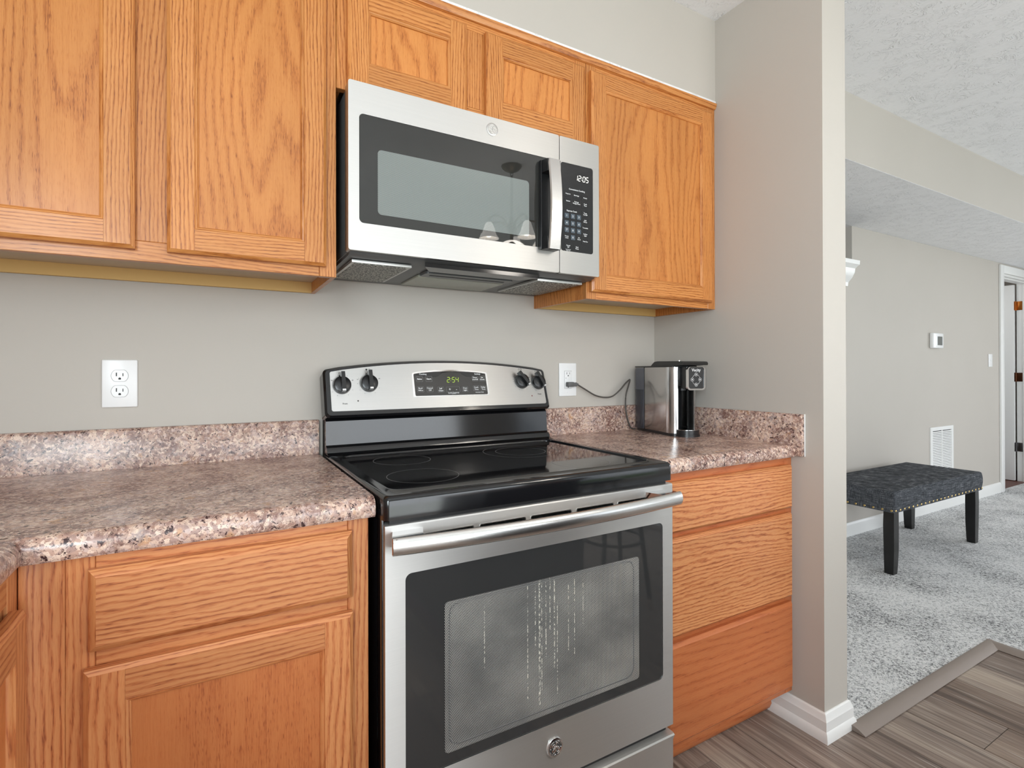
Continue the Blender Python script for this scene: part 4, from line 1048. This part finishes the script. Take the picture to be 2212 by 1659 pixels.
# ------------------------------------------------------------------ outlets
def outlet_duplex(x, z, w, h_, label):
    t = thing('wall_outlet', label, 'outlet', (x, 0, z))
    mb = MB(); b = .007; mb.box(x-w/2, x+w/2, -.006, -.0004, z-h_/2, z+h_/2, bev=.0045, seg=3); mb.build('cover_plate', WHITE_PL, t)
    for dz in (.0195, -.0195):
        r_ = MB(); s_ = []
        for a in range(36):
            c_, d_ = math.cos(R(a*10)), math.sin(R(a*10)); s_.append((x+.0172*c_, z+dz+max(-.0142, min(.0142, .0172*d_))))
        gm = MB(); gm.prism([(x+(p[0]-x)*1.05, z+dz+(p[1]-z-dz)*1.05) for p in s_], 'y', -.0062, -.003); gm.build('socket_rim', GREY_LINE, t, smooth=False)
        r_.prism(s_, 'y', -.0070, -.003); so = r_.build('socket', WHITE_PL, t, smooth=False)
        k_ = MB(); k_.box(x-.0078, x-.0056, -.0073, -.006, z+dz-.001, z+dz+.008); k_.box(x+.0056, x+.0074, -.0073, -.006, z+dz-.001, z+dz+.0065)
        k_.prism([(x+.0028*math.cos(R(a*20)), z+dz-.0075+max(-.0020, .0032*math.sin(R(a*20)))) for a in range(18)], 'y', -.0073, -.006)
        k_.build('socket_slots', BLACK_MT, so, smooth=False)
    sm = MB(); sm.cyl((x, -.0064, z), .0030, .0015, 'y', 14); sm.build('screw', WHITE_PL, t)
    return t
outlet_duplex(-0.4832, 1.1122, 0.0735, 0.120, 'large white duplex outlet on the wall left of the stove')
x, z = 0.9035, 1.1085
t = thing('wall_outlet', 'white outlet with a grey plug in it, between stove and coffee maker', 'outlet', (x, 0, z))
mb = MB(); mb.box(x-.0405, x+.0405, -.0055, -.0004, z-.0635, z+.0635, bev=.004, seg=3); mb.build('cover_plate', WHITE_PL, t)
mb = MB(); mb.box(x-.0172, x+.0172, -.0057, -.003, z-.0337, z+.0337); mb.build('socket_rim', GREY_LINE, t, smooth=False)
mb = MB(); mb.box(x-.0164, x+.0164, -.0072, -.003, z-.0329, z+.0329, bev=.001); so = mb.build('socket', WHITE_PL, t)
mb = MB()
mb.box(x-.0075, x-.0056, -.0075, -.006, z+.0200, z+.0280); mb.box(x+.0056, x+.0072, -.0075, -.006, z+.0205, z+.0275)
mb.prism([(x+.0024*math.cos(R(a*20)), z+.0148+max(-.0018, .0027*math.sin(R(a*20)))) for a in range(18)], 'y', -.0075, -.006)
mb.box(x-.0110, x-.0096, -.0075, -.006, z+.0035, z+.0080); mb.prism([(x+.0024*math.cos(R(a*20)), z-.0285+.0024*math.sin(R(a*20))) for a in range(18)], 'y', -.0075, -.006)
mb.build('socket_slots', BLACK_MT, so, smooth=False)
mb = MB(); mb.box(x-.006, x+.006, -.0078, -.006, z-.002, z+.0095, bev=.0005); mb.build('test_button', WHITE_PL, so)
for dz in (.048, -.048):
    sm = MB(); sm.cyl((x, -.0058, z+dz), .0028, .0012, 'y', 14); sm.build('screw', WHITE_PL, t)
# cord with plug
cdm = plain('grey_cord', srgb(78, 74, 70), 0.5)
t = thing('power_cord', 'grey power cord hanging from the plugged outlet to the coffee maker', 'cord', (0.92, -0.02, 1.09))
mb = MB(); mb.box(x-.0125, x+.016, -.026, -.0076, z-.0270, z-.0090, bev=.003); mb.box(x+.013, x+.032, -.024, -.010, z-.0262, z-.0110, bev=.003); mb.box(x+.028, x+.040, -.021, -.012, z-.0235, z-.0145, bev=.002)
mb.build('plug', plain('grey_plug', srgb(96, 96, 96), 0.5), t)
def catmull(P, s=8):
    o_ = []
    for i in range(len(P)-1):
        p0, p1, p2, p3 = [Vector(P[k]) for k in (max(i-1, 0), i, i+1, min(i+2, len(P)-1))]
        for j in range(s):
            u = j/s; o_.append(.5*((2*p1)+(-p0+p2)*u+(2*p0-5*p1+4*p2-p3)*u*u+(-p0+3*p1-3*p2+p3)*u**3))
    o_.append(Vector(P[-1])); return o_
mb = MB(); mb.tube(catmull([(0.940, -.016, 1.0895), (0.975, -.020, 1.070), (1.02, -.026, 1.046), (1.065, -.032, 1.037), (1.10, -.036, 1.042), (1.135, -.038, 1.065), (1.165, -.036, 1.090), (1.187, -.034, 1.1045), (1.190, -.036, 1.1030),
                           (1.178, -.040, 1.080), (1.160, -.046, 1.045), (1.152, -.052, 1.00), (1.160, -.052, 0.955), (1.176, -.050, 0.920), (1.190, -.048, 0.909), (1.208, -.046, 0.9060)]), .0030, n=8, rz=.0030)
mb.build('cable', cdm, t)

# ------------------------------------------------------------------ coffee maker
cmx, cmy, cmz = 1.226, -0.024, CT_R
cm = thing('coffee_maker', 'black and brushed steel single serve coffee maker in the countertop corner', 'coffee maker', (cmx, cmy, cmz))
CM = T3((cmx, cmy, cmz)) @ Matrix.Rotation(R(-12.0), 4, 'Z')
W = 0.112
mb = MB(CM); mb.prism(rrect(0.001, W-.001, -.262, -.002, .022), 'z', 0.0, 0.010); mb.box(.002, W-.002, -.215, -.002, .010, .022)
mb.build('base', BLACK_PL, cm)
mb = MB(CM); mb.prism(rrect(0.001, W-.001, -.070, -.002, .006), 'z', .0105, .252); mb.build('water_tank', TANK, cm)
tk = cm.children[-1]
mb = MB(CM); mb.box(0.0000, .0012, -.066, -.008, .012, .165, bev=.0004); mb.box(-.0006, .0008, -.050, -.030, .080, .160); mb.build('water_level_window', plain('dark_tank_water', srgb(58, 60, 68), 0.1), tk)
mb = MB(CM); mb.box(0.001, W-.001, -.076, -.0705, .008, .256); mb.build('tank_seam', BLACK_PL, cm)
mb = MB(CM); mb.box(0.0, .004, -.222, -.0765, .0105, .2535, bev=.001); mb.box(W-.004, W, -.222, -.0765, .0105, .2535, bev=.001); mb.box(.004, W-.004, -.160, -.0765, .0105, .2535)
mb.build('side_panel', STEEL_D, cm)
# rounded steel columns
mb = MB(CM)
def column(xc, sgn):
    p = []
    for i in range(9):
        a = R(180+90*i/8) if sgn > 0 else R(360-90*i/8)
        p.append((xc + .026*math.cos(a), -.222+ .036*math.sin(a)))
    p += [(xc, -.2225)] if False else []
    return p
pL = column(.026, 1) + [(.026, -.2225+.0)]
mb.prism([(0.0, -.2215)] + pL + [(.026, -.2215)], 'z', .0105, .2535)
pR = [(W-.0, -.2215), (W, -.235), (W-.004, -.250), (W-.014, -.257), (W-.018, -.250), (W-.018, -.2215)]
mb.prism(pR, 'z', .0105, .2535); mb.build('steel_column', STEEL_V, cm, angle=40)
# recess back and head
mb = MB(CM); mb.box(.026, W-.018, -.185, -.160, .0105, .2535); mb.build('brew_recess', plain('recess_black', (0.012, 0.012, 0.013), .22), cm)
mb = MB(CM); mb.box(.0265, W-.0185, -.262, -.1855, .184, .2535, bev=.002); mb.prism(rrect(.0335, W-.005, -.296, -.2625, .006), 'z', .176, .2535)
mb.cyl((.066, -.225, .176), .016, .018, n=20); hd_ = mb.build('brew_head', BLACK_PL, cm)
mb = MB(CM); pts_o = rrect(.0325, W-.003, .170, .2535, .012); pts_i = rrect(.0380, W-.0085, .1755, .2530, .009)
mb.frame(pts_o, pts_i, -.3045, -.296); bz = mb.build('bezel', CHROME, cm)
mb = MB(CM); mb.prism(rrect(.0383, W-.0088, .1758, .2528, .0087), 'y', -.3020, -.2970); fp = mb.build('front_plate', plain('front_plate_black', (0.025, 0.025, 0.026), .3), cm)
CT_ = CM @ T3((0, -.3024, 0)); xc = .0710
text_mesh([('Vecity', xc, .2420, .0150)], 'lettering', PRINT_W, fp, CT_)
mb = MB(CM); zc_ = .2080
for dx, dz in ((0, .0185), (.0165, 0), (0, -.0185), (-.0165, 0)):
    mb.tube([(xc+dx+.0060*math.cos(R(a*20)), -.3024, zc_+dz+.0060*math.sin(R(a*20))) for a in range(18)], .0006, n=5, closed=True, up=(0, 1, 0))
    mb.cyl((xc+dx, -.3024, zc_+dz), .0024, .0006, 'y', 10)
for a0 in (0, 90, 180, 270):
    mb.tube([(xc+.0165*math.cos(R(a0+24+42*i/6)), -.3024, zc_+.0185*math.sin(R(a0+24+42*i/6))) for i in range(7)], .0005, n=5, up=(0, 1, 0))
mb.build('button_ring', PRINT_W, fp)
mb = MB(CM)
mb.box(.001, W-.001, -.255, -.002, .2538, .2590, bev=.002)
lp2 = [(-.105, .259), (-.118, .268), (-.130, .2745), (-.150, .2765), (-.290, .2745), (-.306, .2725), (-.311, .2665), (-.308, .260), (-.290, .2605), (-.262, .259)]
mb.prism(lp2, 'x', .010, W+.004); lid = mb.build('lid', plain('lid_satin_black', (0.02, 0.02, 0.02), .35), cm, angle=40)
mb = MB(CM); mb.cyl((.062, -.215, .2775), .004, .003, n=14); mb.build('lid_button', CHROME, lid)
# drip tray
mb = MB(CM)
def dpoly(r_, y0):
    return [(.062+r_*math.cos(R(180+a*10)), y0+r_*.92*math.sin(R(180+a*10))) for a in range(19)]
mb.prism(dpoly(.046, -.262)+[(.108, -.19), (.0265, -.19)][0:0], 'z', 0.0, .008); mb.prism(dpoly(.043, -.262), 'z', .008, .024)
mb.box(.022, W-.016, -.2625, -.19, .0105, .024)
dt_ = mb.build('drip_tray', BLACK_PL, cm, angle=40)
mb = MB(CM); mb.prism(dpoly(.038, -.262), 'z', .0240, .0252); mb.box(.028, W-.022, -.2615, -.192, .0241, .0252); mb.build('drip_grate', CHROME, dt_)

# ------------------------------------------------------------------ far wall fittings
FY2 = FAR
t = thing('thermostat', 'small white thermostat with a grey screen on the far wall', 'thermostat', (4.75, FY2, 1.375))
mb = MB(); mb.box(4.672, 4.848, FY2-.030, FY2-.0004, 1.318, 1.440, bev=.008, seg=3); mb.build('case', WHITE_PL, t)
mb = MB(); mb.box(4.740, 4.820, FY2-.0312, FY2-.029, 1.342, 1.412); mb.build('screen', plain('lcd_grey', srgb(105, 108, 106), .2), t, smooth=False)
t = thing('return_vent', 'tall white louvred return air vent low on the far wall behind the bench', 'vent', (4.87, FY2, 0.5))
mb = MB(); vx0, vx1, vz0, vz1 = 4.672, 5.075, .20, .685
mb.frame(rect_like(vx0, vx1, vz0, vz1), rect_like(vx0+.035, vx1-.035, vz0+.03, vz1-.03), FY2-.008, FY2-.0004); mb.box((vx0+vx1)/2-.006, (vx0+vx1)/2+.006, FY2-.007, FY2-.002, vz0+.03, vz1-.03)
mb.build('vent_frame', WHITE, t)
mb = MB(); mb.box(vx0+.03, vx1-.03, FY2-.0018, FY2-.0006, vz0+.028, vz1-.028); mb.build('vent_backing', BLACK_MT, t, smooth=False)
mb = MB(); z_ = vz0+.034
while z_ < vz1-.04:
    for a, b_ in ((vx0+.035, (vx0+vx1)/2-.006), ((vx0+vx1)/2+.006, vx1-.035)):
        mb.prism([(FY2-.0075, z_), (FY2-.0065, z_-.001), (FY2-.002, z_+.0075), (FY2-.003, z_+.0085)], 'x', a, b_)
    z_ += .0135
mb.build('louvres', WHITE, t, smooth=False)
t = thing('wall_plate', 'narrow white light switch plate beside the far doorway', 'switch', (5.84, FY2, 1.23))
mb = MB(); mb.box(5.80, 5.882, FY2-.006, FY2-.0004, 1.172, 1.288, bev=.003); mb.build('cover_plate', WHITE_PL, t)
mb = MB(); mb.box(5.834, 5.848, FY2-.010, FY2-.006, 1.222, 1.240, bev=.001); mb.build('toggle', WHITE_PL, t)

# ------------------------------------------------------------------ bench
bn = thing('upholstered_bench', 'charcoal linen bench with brass nailheads and black legs on the carpet', 'bench', (3.5, 0.03, 0))
bx0, bx1, by0, by1, bz0, bz1 = 2.945, 4.085, -.200, .235, .368, .478
bm = bmesh.new(); bmesh.ops.create_cube(bm, size=1.0)
bmesh.ops.subdivide_edges(bm, edges=bm.edges[:], cuts=7, use_grid_fill=True)
for v in bm.verts:
    u_, v_, w_ = v.co.x*2, v.co.y*2, v.co.z*2
    def sq(a, p=12): return a
    ex = max(0, abs(u_)-.90)/.10; ey = max(0, abs(v_)-.78)/.22; ez = max(0, w_-.3)/.7
    xx = (bx0+bx1)/2 + u_*(bx1-bx0)/2; yy_ = (by0+by1)/2 + v_*(by1-by0)/2; zz_ = bz0 + (w_+1)/2*(bz1-bz0)
    if w_ > -.9:
        zz_ += .006*(1-u_*u_)*(1-v_*v_)*(1 if w_ > .9 else 0)
    # plump the sides a little
    s_ = .006*math.sin(math.pi*(w_+1)/2)
    if abs(u_) > .99: xx += s_*(1 if u_ > 0 else -1)
    if abs(v_) > .99: yy_ += s_*(1 if v_ > 0 else -1)
    v.co = Vector((xx, yy_, zz_))
es = [e for e in bm.edges if len(e.link_faces) == 2 and e.calc_face_angle(0) > R(60) and not (e.verts[0].co.z < bz0+.002 and e.verts[1].co.z < bz0+.002)]
bmesh.ops.bevel(bm, geom=es, offset=.026, segments=5, affect='EDGES', profile=.6, clamp_overlap=True)
mb = MB(); mb.from_bm(bm); seat = mb.build('seat', LINEN, bn, angle=60)
mb = MB(); q_ = [(x, y) for x, y in rrect(bx0-.003, bx1+.003, by0-.003, by1+.003, .018, 5)]; lay([(q_, bz0-.006), (q_, bz0+.016), (inset(q_, .004, bx0, bx1, by0, by1), bz0+.019)], mb); mb.build('welt_band', LINEN, seat, angle=40)
def nails(pts_):
    m = MB()
    for p, d in pts_: m.ball(p, .0062, (1 if d == 'y' else .5, .5 if d == 'y' else 1, 1), n=10)
    return m
pts_ = []
nx_ = 24
for i in range(nx_):
    pts_.append(((bx0+.012+(bx1-bx0-.024)*i/(nx_-1), by0-.0035, bz0+.005), 'y'))
for i in range(10):
    for xx in (bx0-.0035, bx1+.0035): pts_.append(((xx, by0+.012+(by1-by0-.024)*i/9, bz0+.005), 'x'))
for p, d in pts_:
    m = MB(); m.ball(p, .0062, (1, .5, 1) if d == 'y' else (.5, 1, 1), n=8); m.build('nailhead', BRASS, seat)
for lx, ly in ((bx0+.050, by0+.038), (bx1-.045, by0+.038), (bx0+.050, by1-.040), (bx1-.045, by1-.040)):
    m = MB(); s_ = 1 if lx > 3.5 else -1
    rings = []
    for zz_, w_, dx in ((bz0-.006, .026, 0), (.28, .027, .002*s_), (.15, .026, .0), (.05, .0235, .003*s_), (.012, .022, .006*s_)):
        rings.append(([(lx+dx+a*w_, ly+b_*w_) for a, b_ in ((-1, -1), (1, -1), (1, 1), (-1, 1))], zz_))
    lay(rings, m); m.v and None
    lg = m.build('leg', plain('black_lacquer', (0.006, 0.006, 0.006), .22), bn, angle=25)

# ------------------------------------------------------------------ things seen in the reflections
ch = thing('chandelier', 'bronze chandelier with frosted bell shades hanging from the kitchen ceiling', 'chandelier', (1.387, -2.01, ZC))
cx, cy = 1.387, -2.01
mb = MB(); mb.lathe((cx, cy, ZC), [(0, -.001), (.066, -.001), (.064, -.010), (.045, -.028), (.018, -.040), (.006, -.046), (0, -.046)], n=28); mb.build('canopy', BRONZE, ch)
mb = MB(); zz_ = ZC-.052; i = 0
while zz_ > 2.13:
    pp = [(0.009*math.cos(R(a*45)), .017*math.sin(R(a*45))) for a in range(8)]
    mb.tube([((cx+a, cy, zz_+b_) if i % 2 == 0 else (cx, cy+a, zz_+b_)) for a, b_ in pp], .0020, n=5, closed=True, up=(0, 1, 0) if i % 2 == 0 else (1, 0, 0))
    zz_ -= .027; i += 1
mb.build('chain', BRONZE, ch)
mb = MB(); mb.lathe((cx, cy, 1.93), [(0, .20), (.008, .20), (.012, .17), (.03, .15), (.012, .12), (.010, .05), (.035, .02), (.03, -.01), (.01, -.04), (0, -.05)], n=20); mb.build('stem', BRONZE, ch)
for k in range(5):
    a = R(72*k+20); dx, dy = math.cos(a), math.sin(a)
    m = MB(); m.tube(catmull([(cx+dx*r_, cy+dy*r_, z_) for r_, z_ in ((.01, 2.03), (.07, 2.10), (.14, 2.11), (.19, 2.085), (.20, 2.05))], 6), .005, n=7); ar = m.build('arm', BRONZE, ch)
    m = MB(); m.lathe((cx+dx*.20, cy+dy*.20, 2.045), [(.014, .01), (.024, 0), (.034, -.03), (.043, -.06), (.062, -.09), (.060, -.088), (.040, -.058), (.030, -.03), (.020, 0)], n=20); m.build('shade', SHADE, ar)
    m = MB(); m.ball((cx+dx*.20, cy+dy*.20, 1.985), .022, n=12); m.build('bulb', BULB, ar)
pt = bpy.data.lights.new('chandelier_light', 'POINT'); pt.energy = 9; pt.color = (1, .93, .84); pt.shadow_soft_size = .12
hl = bpy.data.lights.new('hallway_fill', 'POINT'); hl.energy = 8; hl.shadow_soft_size = .15  # added fill lamp with no fixture, brightens the hallway and open door
ho_ = bpy.data.objects.new('hallway_fill', hl); C.objects.link(ho_); ho_.location = (6.0, 1.0, 2.0)
po = bpy.data.objects.new('chandelier_light', pt); C.objects.link(po); po.location = (cx, cy, 1.86)

si = thing('bar_stool', 'black round metal bar stool beside the island, mirrored in the oven glass', 'stool', (1.55, -1.80, 0))
sxc, syc = 1.52, -1.78
mb = MB(); mb.cyl((sxc, syc, .74), .17, .04, n=32, bev=.01); mb.build('seat', BLACK_PL, si)
for k in range(4):
    a = R(45+90*k+10); m = MB(); m.tube([(sxc+.10*math.cos(a), syc+.10*math.sin(a), .722), (sxc+.19*math.cos(a), syc+.19*math.sin(a), .0)], .012, n=8); m.build('leg', BLACK_PL, si)
mb = MB(); mb.tube([(sxc+.155*math.cos(R(a*12)), syc+.155*math.sin(R(a*12)), .28) for a in range(30)], .008, n=7, closed=True); mb.build('foot_ring', BLACK_PL, si)
ki = thing('kitchen_island', 'dark panelled kitchen island seen mirrored in the oven door glass', 'island', (0.83, -1.85, 0))
plum = plain('dark_plum_panel', (0.012, 0.009, 0.012), .45)
mb = MB(); mb.box(0.55, 1.12, -2.30, -1.50, .02, .87, bev=.003); mb.build('body', plum, ki)
mb = MB(); mb.box(0.545, 1.125, -2.305, -1.492, 0, .075, bev=.004); mb.build('plinth', plain('plum_base', (0.06, 0.02, 0.035), .4), ki)
mb = MB(); mb.box(0.53, 1.14, -2.33, -1.47, .87, .905, bev=.012, seg=3); mb.build('worktop', GRAN, ki)
